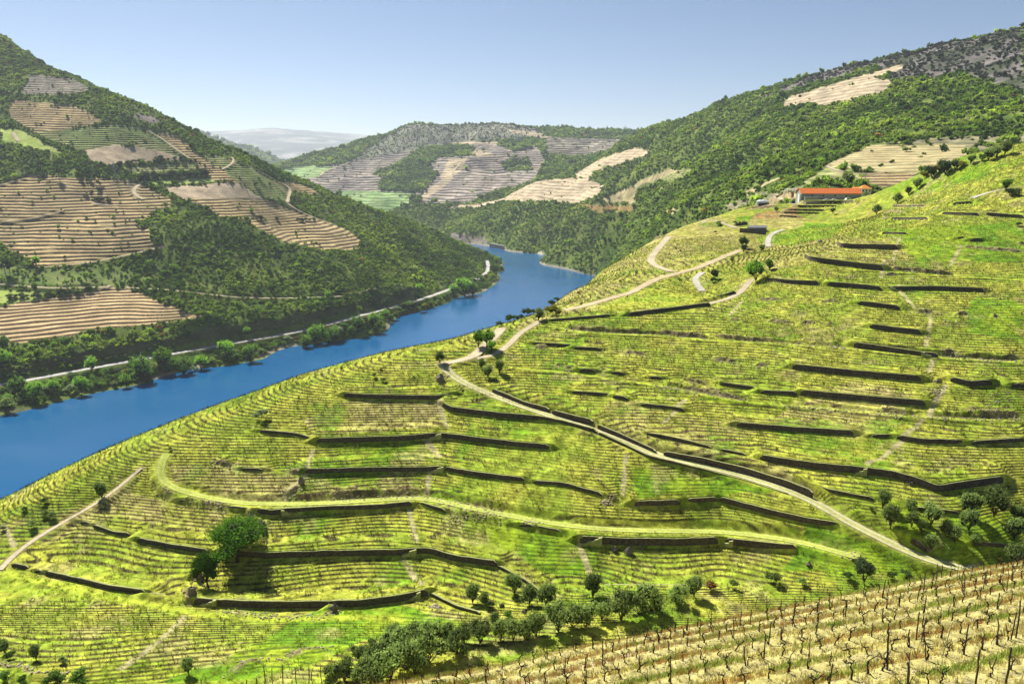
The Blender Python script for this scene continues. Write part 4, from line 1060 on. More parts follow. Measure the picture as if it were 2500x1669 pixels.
for (ub, vb), (ut, vt) in STAIRS:
    bx, by = SB.hit([ub, ut], [vb, vb])
    best = min(WOBJ, key=lambda w_: np.min(np.hypot(w_[1][:, 0] - bx.mean(), w_[1][:, 1] - by.mean())))
    o, q, N, zb, h = best
    i0 = int(np.argmin(np.hypot(q[:, 0] - bx[0], q[:, 1] - by[0]))); i1 = int(np.argmin(np.hypot(q[:, 0] - bx[1], q[:, 1] - by[1])))
    if i0 == i1: continue
    mb = MB(); V = []; ns = 8
    for s_i in range(ns + 1):
        i = i0 + (i1 - i0) * s_i / ns; ii = min(max(int(round(i)), 0), len(q) - 1); hh = h * (s_i / ns) + .05
        for off, dz in ((-.75, hh), (-.10, hh + .04), (-.10, -.6), (-.75, -.6)):
            p = q[ii] + N[ii] * off; V.append((p[0], p[1], zb[ii] + dz))
    F_ = [(0, 1, 2, 3), (4 * ns + 3, 4 * ns + 2, 4 * ns + 1, 4 * ns)]
    for s_i in range(ns):
        for c_ in range(4): F_.append((4*s_i + c_, 4*s_i + 4 + c_, 4*s_i + 4 + (c_+1) % 4, 4*s_i + (c_+1) % 4))
    mb.poly(V, F_)
    mb.obj("stone_stair", M_cap, parent=o, label=None)
# ------------------------------------------------------------------ the near slope under the camera
class Near(Surf):
    def __init__(self, a, Y):
        self.name = "A"; self.a = a; self.Y = Y
        A_, Y_ = np.meshgrid(a, Y); self.X = A_ * Y_; self.YY = Y_
        s = -.31 * self.X + .95 * self.YY; self.s = s
        t = .95 * self.X + .31 * self.YY; self.t = t
        z = CAMZ - 11.1 - .526 * s - .75 * np.maximum(0, s - 59.0) ** 1.15 - .5 * np.maximum(0, s - 61) + fbm(self.X, self.YY, 14, 3, 501) * .45
        z -= .2 * np.maximum(0, -t - 8) * 0
        self.pitch = 4.3
        ph = s / self.pitch + .10 * fbm(t, s, 18, 2, 502); self.ph = ph
        f = ph - np.floor(ph); self.f = f
        z += .30 * (sstep(0, .18, f) - f)             # each row sits on a little stony step
        z += fbm(self.X, self.YY, .9, 3, 503) * .07
        self.B = z; self.H = z.copy()
SA = Near(np.r_[np.linspace(-.85, -.30, 90, endpoint=False), np.linspace(-.30, .66, 900), np.linspace(.665, .9, 60)], seg((5, 26, 60), (26, 95, 560), (95, 135, 60)))
f = SA.f; X, Y = SA.X, SA.YY
na = fbm(X, Y, 2.6, 4, 511); nb = fbm(X * .5, Y * 1.6, 3.5, 3, 512); nc = fbm(X, Y, .45, 3, 513); ndd = fbm(X, Y, 9, 3, 514)
col = np.broadcast_to((.38,.34,.10), X.shape + (3,)).copy()                       # dry grass
stony = sstep(.78, .90, f) + (1 - sstep(.22, .40, f)); stony = np.clip(stony + .6 * na, 0, 1)
col = mixc(col, (.42,.38,.15), stony * .6)
col = mixc(col, (.34,.17,.035), sstep(.1, .5, nb + .25) * np.exp(-((f - .42) / .08) ** 2) * .45)
col = mixc(col, (.20,.31,.03), sstep(-.1, .3, na + ndd * .6) * np.exp(-((f - .58) / .13) ** 2) * .95)
col = mixc(col, (.36,.33,.05), sstep(-.2, .3, ndd) * np.exp(-((f - .66) / .14) ** 2) * .45)
col = mixc(col, (.20,.16,.09), sstep(.25, .6, nc) * .55)
col *= (1 + .25 * nc)[..., None]
lane = (1 - sstep(.9, 1.5, np.abs(SA.s - 49.5 - .03 * SA.t))) * (SA.t < 42)
col = mixc(col, (.46,.37,.22), lane * .9)
SA.col = np.clip(col, .01, .8)
GM_a = ground_mat("near_slope_ground", 9.0, 1.3, .38, .05)
me = mesh_np("near_slope", np.c_[X.ravel(), Y.ravel(), SA.H.ravel()], grid_faces(*X.shape), [GM_a], smooth=True, col=SA.col.reshape(-1, 3))
put(bpy.data.objects.new("near_hillside", me), kind="structure")

# ------------------------------------------------------------------ instanced ground cover (stuff)
HID = {}
def hidden_coll(name, meshes):
    c = bpy.data.collections.new(name)
    for k, me in enumerate(meshes):
        o = bpy.data.objects.new("%s_%02d" % (name, k), me); c.objects.link(o)
    return c
def scatter(name, xyz, sc, rot, var, coll, label, cat):
    """one stuff object: a cloud of points that carries plants"""
    n = len(xyz)
    me = bpy.data.meshes.new(name); me.vertices.add(n); me.vertices.foreach_set("co", np.asarray(xyz, np.float32).ravel())
    for nm, typ, arr in (("sc", 'FLOAT_VECTOR', np.asarray(sc, np.float32)), ("rt", 'FLOAT_VECTOR', np.asarray(rot, np.float32))):
        at = me.attributes.new(nm, typ, 'POINT'); at.data.foreach_set("vector", arr.ravel())
    at = me.attributes.new("vr", 'INT', 'POINT'); at.data.foreach_set("value", np.asarray(var, np.int32))
    o = bpy.data.objects.new(name, me)
    ng = bpy.data.node_groups.new(name, 'GeometryNodeTree')
    ng.interface.new_socket("Geometry", in_out='INPUT', socket_type='NodeSocketGeometry')
    ng.interface.new_socket("Geometry", in_out='OUTPUT', socket_type='NodeSocketGeometry')
    N = ng.nodes; gi = N.new("NodeGroupInput"); go = N.new("NodeGroupOutput")
    ip = N.new("GeometryNodeInstanceOnPoints"); ci = N.new("GeometryNodeCollectionInfo")
    ci.inputs["Collection"].default_value = coll; ci.inputs["Separate Children"].default_value = True; ci.inputs["Reset Children"].default_value = True
    ip.inputs["Pick Instance"].default_value = True
    def na_(nm, typ):
        a = N.new("GeometryNodeInputNamedAttribute"); a.data_type = typ; a.inputs["Name"].default_value = nm
        return [s for s in a.outputs if s.enabled][0]
    L = ng.links
    L.new(gi.outputs[0], ip.inputs["Points"]); L.new(ci.outputs[0], ip.inputs["Instance"])
    L.new(na_("vr", 'INT'), ip.inputs["Instance Index"]); L.new(na_("sc", 'FLOAT_VECTOR'), ip.inputs["Scale"])
    L.new(na_("rt", 'FLOAT_VECTOR'), ip.inputs["Rotation"]); L.new(ip.outputs[0], go.inputs[0])
    md = o.modifiers.new("plants", 'NODES'); md.node_group = ng
    put(o, label=label, cat=cat, kind="stuff")
    return o
def leaves(rng, cen, rad, n, size, shell=.55, flat=.75, squash_bottom=True):
    """n leaf-clump quads through an ellipsoid"""
    d = rng.normal(size=(n, 3)); d /= np.linalg.norm(d, axis=1)[:, None]
    if squash_bottom: d[:, 2] = np.where(d[:, 2] < -.2, -d[:, 2] * .5, d[:, 2])
    r = shell + (1 - shell) * rng.random(n) ** .6
    r *= 1 + .16 * rng.normal(size=n)
    c = np.asarray(cen) + d * r[:, None] * np.asarray(rad)
    u = rng.normal(size=(n, 3)); u /= np.linalg.norm(u, axis=1)[:, None]
    w = np.cross(u, d + .7 * rng.normal(size=(n, 3))); w /= np.linalg.norm(w, axis=1)[:, None] + 1e-9
    s = size * (.6 + .8 * rng.random(n))[:, None]
    k = (.45 + .4 * rng.random(n))[:, None]
    q = np.stack([c - u * s * .5, c + w * s * .5 * k, c + u * s * .5, c - w * s * .5 * k], 1)
    return q.reshape(-1, 3)
def core(rng, cen, rad, k=1):
    """rough dark lump inside a bush so that it is not see-through"""
    la, lo = 5, 8; V = []
    for i in range(la + 1):
        th = math.pi * i / la
        for j in range(lo):
            ph = 2 * math.pi * j / lo; j_ = .75 + .5 * rng.random()
            V.append((cen[0] + rad[0] * math.sin(th) * math.cos(ph) * j_, cen[1] + rad[1] * math.sin(th) * math.sin(ph) * j_, cen[2] + rad[2] * math.cos(th) * j_))
    F_ = []
    for i in range(la):
        for j in range(lo): F_.append((i*lo+j, (i+1)*lo+j, (i+1)*lo+(j+1)%lo, i*lo+(j+1)%lo))
    return np.array(V), np.array(F_)
def leaf_mesh(name, quads, cores, m, mcore):
    V = [quads]; n = len(quads); Fq = [np.arange(n).reshape(-1, 4)]; mi = [np.zeros(n // 4, int)]
    for cv, cf in cores:
        V.append(cv); Fq.append(cf + n); mi.append(np.ones(len(cf), int)); n += len(cv)
    return mesh_np(name, np.concatenate(V), np.concatenate(Fq), [m, mcore], mi=np.concatenate(mi))
L_scrub = leaf_mat("scrub_leaves", (.16,.27,.025), (.30,.44,.055), .36,
    [((.06,.14,.015), 2.6), ((.18,.33,.025), 4.5), ((.33,.50,.05), 2.8), ((.30,.35,.13), 1.5), ((.38,.14,.04), .12)])
L_greysc = leaf_mat("grey_scrub_leaves", (.08,.10,.06), (.15,.16,.12), .3, [((.06,.085,.045), 4), ((.13,.15,.11), 3), ((.22,.21,.19), 2)])
L_core = plain("shade_core", (.02,.035,.008), 1, .3, 1.0)  # dark filler lump, the crown's inner shade put into its colour
L_olive = leaf_mat("olive_leaves", (.15,.22,.05), (.30,.39,.11), .4)
L_bright = leaf_mat("bright_leaves", (.18,.38,.025), (.33,.55,.07), .45)
L_mid = leaf_mat("mid_leaves", (.11,.22,.03), (.22,.36,.06), .38)
L_dark = leaf_mat("dark_leaves", (.05,.09,.02), (.11,.17,.04), .25)
L_rust = leaf_mat("rust_leaves", (.22,.10,.03), (.28,.17,.05), .3)
L_yel = leaf_mat("yellow_bloom", (.14,.17,.02), (.40,.33,.03), .3)
L_pale = leaf_mat("pale_leaves", (.22,.30,.12), (.36,.42,.22), .3)
M_bark = plain("bark", (.07,.05,.035), .95, .35, 6, .02)

def bush_meshes(tag, m, n, nq, size=.42, tall=1.0):
    out = []
    for k in range(n):
        rng = np.random.default_rng(100 + k + len(tag))
        q = []; cs = []
        for j in range(4):
            c = (rng.normal() * .34, rng.normal() * .34, .45 * tall + rng.random() * .35 * tall); r = .42 + .25 * rng.random()
            q.append(leaves(rng, c, (r, r, r * .8 * tall), nq // 4, size)); cs.append(core(rng, c, (r * .62, r * .62, r * .5 * tall)))
        out.append(leaf_mesh(tag, np.concatenate(q), cs, m, L_core))
    return out
def sample(S_, spacing, jitter=True, extra=None, ymax=None, seed=0, amax=None, front=True):
    """random spots on a hill, density set by its land cover"""
    rng = np.random.default_rng(seed)
    w = S_.den * 1.0
    if extra is not None: w = w * extra
    if ymax: w = w * (S_.YY < ymax)
    w = w * (S_.H > 1.5)
    # cell area in plan
    da = np.gradient(S_.a)[None, :] * S_.YY; dy = np.gradient(S_.Y)[:, None]
    if front:       # leave out slopes that face away from the valley and never show
        Hs = S_.B; run = np.maximum.accumulate((Hs - CAMZ) / S_.YY, axis=0)
        w = w * (((Hs - CAMZ) / S_.YY) > run - .012)
    ex = (w * da * dy / spacing ** 2).ravel()
    c = np.cumsum(ex); n = int(c[-1])
    pick = np.searchsorted(c, (np.arange(n) + rng.random(n)) * c[-1] / max(n, 1))
    i, j = np.unravel_index(np.clip(pick, 0, ex.size - 1), S_.X.shape)
    yy = S_.YY[i, j] + (rng.random(n) - .5) * dy[i, 0] * 1.5; aa = S_.a[j] + (rng.random(n) - .5) * np.gradient(S_.a)[j]
    x = aa * yy
    return x, yy, S_.look(S_.H, x, yy), i, j
def rotz(rng, n, tilt=.0): return np.c_[rng.normal(size=n) * tilt, rng.normal(size=n) * tilt, rng.random(n) * 6.283]
rng = np.random.default_rng(5)
CB = hidden_coll("scrub_bush", bush_meshes("scrub_bush", L_scrub, 7, 150))
CBf = hidden_coll("far_bush", bush_meshes("far_bush", L_scrub, 5, 64, .6))
CBg = hidden_coll("grey_bush", bush_meshes("grey_bush", L_greysc, 5, 64, .6))
def do_scrub(name, S_, spacing, r0, r1, coll, nvar, label, extra=None, seed=1):
    x, y, z, i, j = sample(S_, spacing, extra=extra, seed=seed)
    n = len(x); R = r0 + (r1 - r0) * rng.random(n) ** 2.2
    big = rng.random(n) < .07; R = np.where(big, R * 1.65, R)
    sc = np.c_[R, R, R * (.75 + .6 * rng.random(n)) * np.where(big, 1.2, 1)]
    print(name, n)
    return scatter(name, np.c_[x, y, z - R * .1], sc, rotz(rng, n), rng.integers(0, nvar, n), coll, label, "scrub")
clF = sstep(-.45, .05, fbm(SF.X, SF.YY, 22, 3, 601)) * .8 + .2
do_scrub("hillside_scrub", SF, 2.9, 1.3, 2.9, CB, 7, "dense dark and light green scrub with small trees covering the left hillside", clF, 11)
gr = (SCc.cls == SCc.names.index('greyrock'))
clC = sstep(-.5, .05, fbm(SCc.X, SCc.YY, 30, 3, 602)) * .8 + .2
do_scrub("hillside_scrub", SCc, 4.6, 1.8, 3.9, CBf, 5, "dense green scrub and small oaks covering the right hillside down to the river", clC * (~gr), 12)
do_scrub("hillside_scrub", SCc, 6.5, 2.0, 4.0, CBg, 5, "grey sparse scrub on the rocky top of the right hillside", clC * gr, 13)
hth = SD.cls == SD.names.index('heath')
do_scrub("hillside_scrub", SD, 7.5, 3.0, 6.0, CBf, 5, "dark woodland patches on the hill across the valley", 1.0 * ~hth, 14)
do_scrub("hillside_scrub", SD, 6.0, 1.8, 3.6, CBg, 5, "low grey heath on the rounded top of the hill across the valley", 1.0 * hth, 18)
do_scrub("hillside_scrub", SG, 22.0, 8.0, 15.0, CBf, 5, "hazy woodland on the distant ridge at centre left", None, 15)
# ------------------------------------------------------------------ trees and single bushes
def limb(mb, rng, p0, p1, r0, r1, k=5, wig=.12):
    p0 = np.array(p0, float); p1 = np.array(p1, float); n = 5
    P_ = [p0 + (p1 - p0) * (i / (n - 1)) for i in range(n)]
    L_ = np.linalg.norm(p1 - p0)
    for i in range(1, n - 1): P_[i] = P_[i] + rng.normal(size=3) * wig * L_ * .35
    mb.tube(P_, [r0 + (r1 - r0) * i / (n - 1) for i in range(n)], k)
    return P_
def make_tree(kind, seed, m, blobs, nq, size, trunk_h, trunk_r, spread=.9, sparse=.55, cm=None, core_k=.55):
    """unit tree: height 1, crown width about 1; returns (trunk mesh or None, crown mesh)"""
    rng = np.random.default_rng(seed)
    q = []; cs = []; cen = []
    for j in range(blobs):
        an = 6.283 * j / blobs + rng.random(); rr = spread * .5 * (.25 + .55 * rng.random()) if j else 0
        zc = trunk_h + (1 - trunk_h) * (.30 + .38 * rng.random()) if j else trunk_h + (1 - trunk_h) * .58
        r = (.20 + .10 * rng.random()) * (1.25 if j == 0 else 1)
        c = (math.cos(an) * rr, math.sin(an) * rr, zc); cen.append(c)
        rz_ = min(r * .95, (1 - zc) * .98)
        q.append(leaves(rng, c, (r, r, rz_), nq // blobs, size, shell=sparse))
        if core_k: cs.append(core(rng, c, (r * core_k, r * core_k, rz_ * core_k)))
    crown = leaf_mesh(kind + "_crown", np.concatenate(q), cs, m, cm or L_core)
    trunk = None
    if trunk_h > 0.03 or trunk_r > 0:
        mb = MB(); fork = (rng.normal() * .03, rng.normal() * .03, trunk_h * .75)
        limb(mb, rng, (0, 0, -.12), fork, trunk_r * 1.25, trunk_r * .8, 7, .06)
        for c in cen: limb(mb, rng, fork, (c[0] * .8, c[1] * .8, c[2]), trunk_r * .6, trunk_r * .15, 4, .16)
        trunk = mb.mesh(kind + "_trunk", M_bark, True)
    return trunk, crown
L_ash = leaf_mat("ash_leaves", (.05,.13,.012), (.12,.24,.025), .35)
KIN = {
 'olive':  [make_tree("olive", 20 + k, L_olive, 10, 1700, .065, .08, .035) for k in range(4)],
 'darkolive': [make_tree("olive", 30 + k, leaf_mat("olive_leaves_shade", (.05,.085,.035), (.11,.15,.07), .2) if k == 0 else None, 9, 1500, .07, .12, .035) for k in range(1)],  # darker leaf colour for the dark olives and shrubs
 'band': [make_tree("olive", 120 + k, L_olive, 9, 1500, .075, .0, .03, spread=1.15) for k in range(4)],
 'bright': [make_tree("tree", 40 + k, L_bright, 9, 1300, .08, .08, .03) for k in range(3)],
 'mid':    [make_tree("tree", 50 + k, L_mid, 9, 1300, .08, .08, .03) for k in range(3)],
 'dark':   [make_tree("tree", 60 + k, L_dark, 6, 800, .085, .10, .03) for k in range(2)],
 'bush':   [make_tree("bush", 70 + k, L_mid, 5, 700, .10, .0, .015) for k in range(2)],
 'dbush':  [make_tree("bush", 75 + k, L_dark, 5, 700, .10, .0, .015) for k in range(2)],
 'pbush':  [make_tree("bush", 80 + k, L_pale, 5, 700, .10, .0, .015) for k in range(2)],
 'obush':  [make_tree("bush", 85 + k, L_olive, 5, 700, .10, .0, .015) for k in range(2)],
 'rust':   [make_tree("bush", 90, L_rust, 5, 600, .10, .0, .015)],
 'yellow': [make_tree("bush", 92, L_yel, 6, 900, .08, .0, .015)],
 'big':    [make_tree("ash", 95, L_ash, 13, 8000, .035, .16, .035, spread=1.05, sparse=.35, core_k=.5)],
 'pine':   [make_tree("tree", 97, L_dark, 4, 500, .09, .45, .025)],
}
KNAME = {'band': "olive_tree", 'olive': "olive_tree", 'darkolive': "olive_tree", 'bright': "tree", 'mid': "tree", 'dark': "tree", 'bush': "bush", 'dbush': "bush", 'pbush': "bush", 'obush': "bush", 'rust': "bush", 'yellow': "bush", 'big': "tree", 'pine': "pine_tree"}
TRNG = np.random.default_rng(31)
NTREE = 0
def plant(S_, u, vb, hpx, wpx, kind, label, group=None, sink=.0):
    global NTREE
    hx, hy = S_.hit([u], [vb], S_.H)
    x, y = float(hx[0]), float(hy[0])
    return plant_at(S_, x, y, (ray(u, vb - hpx)[1] - ray(u, vb)[1]) * y, wpx / F * y / (CP + (834.5 - vb) / F * SP), kind, label, group)
def plant_at(S_, x, y, h, w, kind, label, group=None):
    global NTREE
    z = float(S_.look(S_.H, x, y)); NTREE += 1
    tr, cr = KIN[kind][int(TRNG.integers(len(KIN[kind])))]
    cat = "bush" if KNAME[kind] == "bush" else "tree"
    e = empty(KNAME[kind], (x, y, z - .02 * h), float(TRNG.random() * 6.283), label=label, cat=cat, group=group, kind="thing")
    e.scale = (w * .95, w * .95, h)
    put(bpy.data.objects.new("crown" if cat == "tree" else "foliage", cr), parent=e)
    if tr: put(bpy.data.objects.new("trunk" if cat == "tree" else "stem", tr), parent=e)
    return e
def crowns(S_, zf, items, kind, label, group=None):
    """items: crown centre x, y and radius in the zoomed picture"""
    for it in items:
        cx, cy, r = it[:3]; kd = it[3] if len(it) > 3 else kind; lb = it[4] if len(it) > 4 else label
        (u, v), (u2, _) = zf((cx, cy)), zf((cx + r, cy))
        rr = (u2 - u) * 1.12
        f_ = 1.45 if KNAME[kd] not in ("bush",) else .95
        plant(S_, u, v + rr * (f_ - .35), rr * (2 * f_ - .2) if f_ > 1 else rr * 1.7, rr * 2.2, kd, lb, group)
def zz(off, s): return lambda *p: (lambda L_: L_ if len(L_) > 1 else L_[0])(zoom(off, s, p))
z5, z6, z7, z8, z9, zh, zo, z3, z4, z1 = zz((750,550),2.61), zz((1600,600),2.61), zz((0,1100),2.61), zz((800,1100),2.61), zz((1600,1100),2.61), zz((1780,420),4.894), zz((2100,1150),5.6), zz((1500,50),2.349), zz((0,550),2.75), zz((0,50),2.75)
# the two leafy trees on the wall
plant(SB, 582, 1370, 112, 150, 'big', "largest tree on the slope, loose mid green crown over the long black wall")
plant(SB, 508, 1428, 88, 72, 'big', "smaller leafy tree on the rock below left of the largest tree")
crowns(SB, zo, [(310,380,100),(410,610,125),(690,490,85),(700,660,85),(960,600,115),(1500,470,130),(1490,680,115),(1820,430,150),(1170,790,85),(1290,860,90),(970,970,80),(1560,940,70),(2150,620,110),(2100,790,120),(830,740,60),(2240,760,90)], 'olive',
       "grey green olive tree in the grove above the end of the dirt track", "olive trees of the grove beside the track")
crowns(SB, zo, [(2100,1180,150)], 'olive', "wide low olive at the right edge where the near vines meet the grove")
crowns(SB, z8, [(925,910,50,'olive',"rounded olive left of the pair below the pale descending wall"),(1000,945,38,'olive',"small olive touching the rounded one below the pale wall"),(1030,985,32,'dbush',"dark bush at the foot of the small olive"),
  (1190,850,50,'olive',"olive standing highest of the three gully trees"),(1285,920,52,'olive',"middle olive of the three gully trees"),(1400,930,58,'olive',"rightmost rounded olive of the three gully trees"),
  (1690,860,62,'olive',"lone rounded olive at the left end of the straight bottom wall"),(1150,1045,28,'bush',"small round bush among rocks above the olive band"),(1065,1080,38,'olive',"single small olive just above the olive band")], 'olive', "")
BAND = [(2220,915,50),(2060,930,72),(1980,975,52),(1870,985,72),(1750,1020,48),(1640,1050,58),(1560,1060,50),(1470,1060,72),(1330,1110,60),(1250,1130,50),(1180,1140,58),(1100,1140,55),(980,1150,60),(880,1165,50),(820,1210,68),(740,1165,55),(650,1240,85),(560,1160,60),(470,1190,60),(430,1150,42),(380,1230,70),(300,1290,60),(210,1290,45),(500,1290,80),(400,1350,80),(260,1380,60),(110,1400,60),(40,1440,50),(560,1350,60),(330,1430,60),(200,1440,55)]
crowns(SB, z8, [(a, b, c * 1.02, 'band') for a, b, c in BAND], 'band', "grey green olive in the dense band along the gully behind the near vines", "olive trees in the gully band")
crowns(SB, z9, [(250,870,50,'olive',"taller olive at the right end of the gully band"),(130,910,35,'olive',"small olive next to the right end of the gully band"),(490,850,38,'obush',"round grey bush on the crest of the near vines"),(750,820,50,'obush',"wide grey bush on the crest of the near vines"),
  (1320,770,60,'darkolive',"dark dense shrub casting a long shadow above the near vines"),(1230,800,30,'dbush',"small dark shrub left of the dense dark shrub"),(940,835,32,'obush',"low scrubby bush left of the dark dense shrub"),(1500,795,28,'dbush',"scrubby bush right of the dark dense shrub"),(1600,790,32,'dbush',"low bush behind the crest stakes on the right"),(350,860,40,'rust',"reddish dead bush at the end of the bottom wall"),
  (1375,370,14,'dbush',"tiny dark bush left of the olive grove")], 'olive', "")
crowns(SB, z7, [(650,255,38,'olive',"small olive with a clear trunk beside the left ridge path"),(35,1250,35,'olive',"olive at the left edge above the curved shadow"),(65,1305,28,'dbush',"dark bush under the olive at the left edge"),(230,1285,38,'olive',"small round olive near the lower left corner"),
  (400,1335,28,'obush',"thin grey bush near the lower left corner"),(1200,1370,42,'olive',"lone olive in the grass near the bottom edge"),(290,395,22,'obush',"left bush of the pair beside the river slope path"),(335,410,26,'obush',"right bush of the pair beside the river slope path"),
  (215,465,32,'obush',"round bush on the river slope below the pair"),(285,320,24,'dbush',"dark bush cresting the slope against the river"),(160,370,20,'obush',"grey bush cresting the slope against the river, lower one"),(22,495,18,'obush',"grey bush at the left edge of the river slope"),
  (30,1440,42,'bush',"leafy green bush in the bottom left corner"),(350,1450,58,'bush',"leafy bush behind the crest stakes at bottom left, left of two"),(500,1450,58,'bush',"leafy bush behind the crest stakes at bottom left, right of two"),(140,1460,32,'bush',"low bush between the corner bush and the leafy pair")], 'olive', "")
crowns(SB, z4, [(1755,1275,42,'pbush',"silvery bush on the crest beside the river"),(1145,1500,15,'obush',"tiny grey bush on the crest against the blue water")], 'pbush', "")
crowns(SB, z5, [(845,840,30,'olive',"small olive left of the sharp bend of the dirt track"),(1175,775,32,'bright',"small bright tree right of the leafy twin tree on the ridge"),
  (1110,880,26,'olive',"left olive of three above the track bend"),(1155,930,30,'olive',"middle olive of three above the track bend"),(1225,900,34,'olive',"right olive of three above the track bend, with a dark shadow"),
  (1475,568,33,'olive',"round dark olive on the ridge at the wall end"),(1570,548,48,'yellow',"wide brownish yellow shrub on the ridge next to the round olive"),
  (430,955,18,'obush',"left bush on the river edge of the terraces"),(485,985,20,'obush',"right bush on the river edge of the terraces"),(470,920,11,'rust',"tiny rusty bush on the crest against the river"),(1005,740,12,'rust',"tiny brown bush left of the ridge tree"),
  (1225,630,22,'dbush',"dark shrub on the far side of the ridge, lowest of the line"),(1290,597,32,'dbush',"large dark shrub on the river side of the ridge"),(1335,578,20,'dbush',"dark shrub second in the line on the river side of the ridge"),(1362,552,18,'dbush',"dark shrub third in the line on the river side of the ridge"),
  (1400,522,34,'dbush',"wide dark shrub fourth in the line on the river side of the ridge"),(1440,505,22,'dbush',"dark shrub fifth in the line on the river side of the ridge"),(1478,490,16,'dbush',"small dark shrub sixth in the line on the river side of the ridge"),
  (1555,425,26,'dbush',"dark round shrub at the upper river side of the ridge"),(1592,415,18,'dbush',"last dark shrub at the upper river side of the ridge"),(1728,432,14,'rust',"small rusty shrub on the dry terraces"),(1995,355,10,'rust',"tiny rusty shrub high on the dry terraces")], 'olive', "")
plant(SB, 1168, 848, 52, 40, 'bright', "left half of the leafy twin tree on the ridge by the track")
plant(SB, 1190, 850, 56, 42, 'bright', "right half of the leafy twin tree on the ridge by the track")
crowns(SB, zh, [(320,1180,105,'bright',"large bright green bush tree above the path fork"),(475,1110,52,'mid',"smaller tree touching the large bright bush tree"),(170,850,55,'dark',"dark tree left of the small concrete curve"),(170,915,38,'darkolive',"dark bush directly below the dark tree by the concrete curve"),
  (390,910,33,'olive',"small olive just right of the dark pair"),(35,1045,28,'olive',"small olive at the end of the pinkish path"),(110,1000,18,'obush',"tiny bush near the end of the pinkish path"),(1235,470,30,'dark',"narrow dark tree right of the stepped terraces"),
  (1760,450,48,'olive',"olive alone in the grass right of the narrow dark tree"),(2010,315,50,'olive',"olive nearest to the white house, lowest of three in a line"),(2140,225,42,'olive',"olive second of three climbing the green slope"),(2250,140,52,'olive',"olive third of three climbing the green slope"),
  (560,445,24,'olive',"tiny olive left of the stepped terraces"),(1520,205,14,'yellow',"yellow shrub behind the warehouse roof"),(1640,255,30,'obush',"grey shrub in front of the white house"),(930,320,10,'dbush',"tiny dark shrub by the small stone annex")], 'olive', "")
crowns(SB, z3, [(1780,888,26,'yellow',"lowest shrub of the brownish hedge on the ridge"),(1815,872,32,'darkolive',"second shrub of the brownish hedge on the ridge"),(1850,858,34,'yellow',"third shrub of the brownish hedge on the ridge"),(1890,845,38,'darkolive',"largest shrub of the brownish hedge on the ridge"),
  (1950,832,26,'darkolive',"dark shrub above the hedge gap on the ridge"),(1990,826,26,'yellow',"yellowish shrub above the hedge gap on the ridge"),(2045,800,20,'olive',"small olive first along the pale ridge wall"),(2110,787,18,'olive',"small olive second along the pale ridge wall"),
  (2145,770,28,'olive',"olive third along the pale ridge wall"),(2192,755,25,'olive',"olive fourth along the pale ridge wall"),(2240,730,34,'olive',"largest olive at the top of the ridge wall"),(2246,945,28,'bright',"bright small tree beside the upper right track"),
  (2270,985,26,'dbush',"dark bush below the upper right track, left of two"),(2305,990,20,'dbush',"dark bush below the upper right track, right of two"),(570,1458,24,'darkolive',"dark bush beside the small concrete curve path"),(565,1490,18,'dbush',"small dark bush under the first one by the concrete curve"),
  (595,1165,18,'bush',"light bush beside the top dirt path fork"),(690,1160,12,'dbush',"tiny bush left of the ruined stone wall"),(350,1305,9,'dbush',"tiny dark bush on the dry terraces, left one"),(378,1320,7,'dbush',"tiny dark bush on the dry terraces, right one"),(580,1215,10,'dbush',"tiny dark bush above the dry terraces"),(2320,1170,16,'dbush',"dark bush on the green slope at the right edge")], 'olive', "")
# riverbank on the far side: bright trees by the road first
crowns(SF, z4, [(615,935,38,'bright',"lone bright tree standing on the road side strip"),(1090,900,62,'bright',"widest bright green tree of the riverbank"),(1525,840,48,'bright',"bright tree by the road where the bank narrows"),(1685,860,44,'bright',"yellow green tree at the water's edge left of the bare bank"),
  (250,1110,50,'bright',"bright tree on the left riverbank, second from the corner"),(365,1090,40,'bright',"small bright tree right of the second one on the left bank"),(545,1075,46,'bright',"pale leafy tree right of the grey bush on the left bank"),(470,1100,34,'pbush',"grey green rounded bush on the left bank"),
  (120,1080,50,'mid',"mid green tree close to the road at the left edge"),(60,1200,58,'obush',"rounded grey green bush at the water near the left edge"),(850,1040,36,'bright',"bright slender tree in the dark part of the riverbank"),(960,965,64,'mid',"mid green wide tree left of the widest bright tree"),
  (1235,960,55,'mid',"mid green tree right of the widest bright tree"),(1350,920,42,'bright',"small bright tree halfway along the bank"),(1290,970,36,'pbush',"pale rounded bush halfway along the bank"),(2060,800,46,'bright',"bright tree left of the cluster near the river bend"),
  (2130,740,48,'bright',"bright tall tree of the cluster near the river bend"),(2250,740,44,'mid',"mid green tree of the cluster near the river bend"),(30,900,52,'bright',"bright tree on the cliff top at the left edge"),(1070,685,24,'rust',"rust red bush above the dark road cutting"),(1250,665,18,'rust',"small rust bush right of the rust red one"),
  (700,715,26,'yellow',"orange yellow bush above the dark road cutting"),(30,785,36,'mid',"leafy bush at the left end above the road cutting"),(445,790,30,'mid',"mid green bush on the lip of the road cutting"),(1655,710,24,'bright',"bright bush beyond the road cutting"),(2200,465,18,'bright',"bright round bush below the upper dirt road"),
  (245,240,26,'bright',"bright small tree on the lawn at the left"),(35,280,40,'pine',"tall dark tree at the left edge beside the lawn"),(70,300,30,'pine',"second tall dark tree beside the lawn")], 'bright', "")
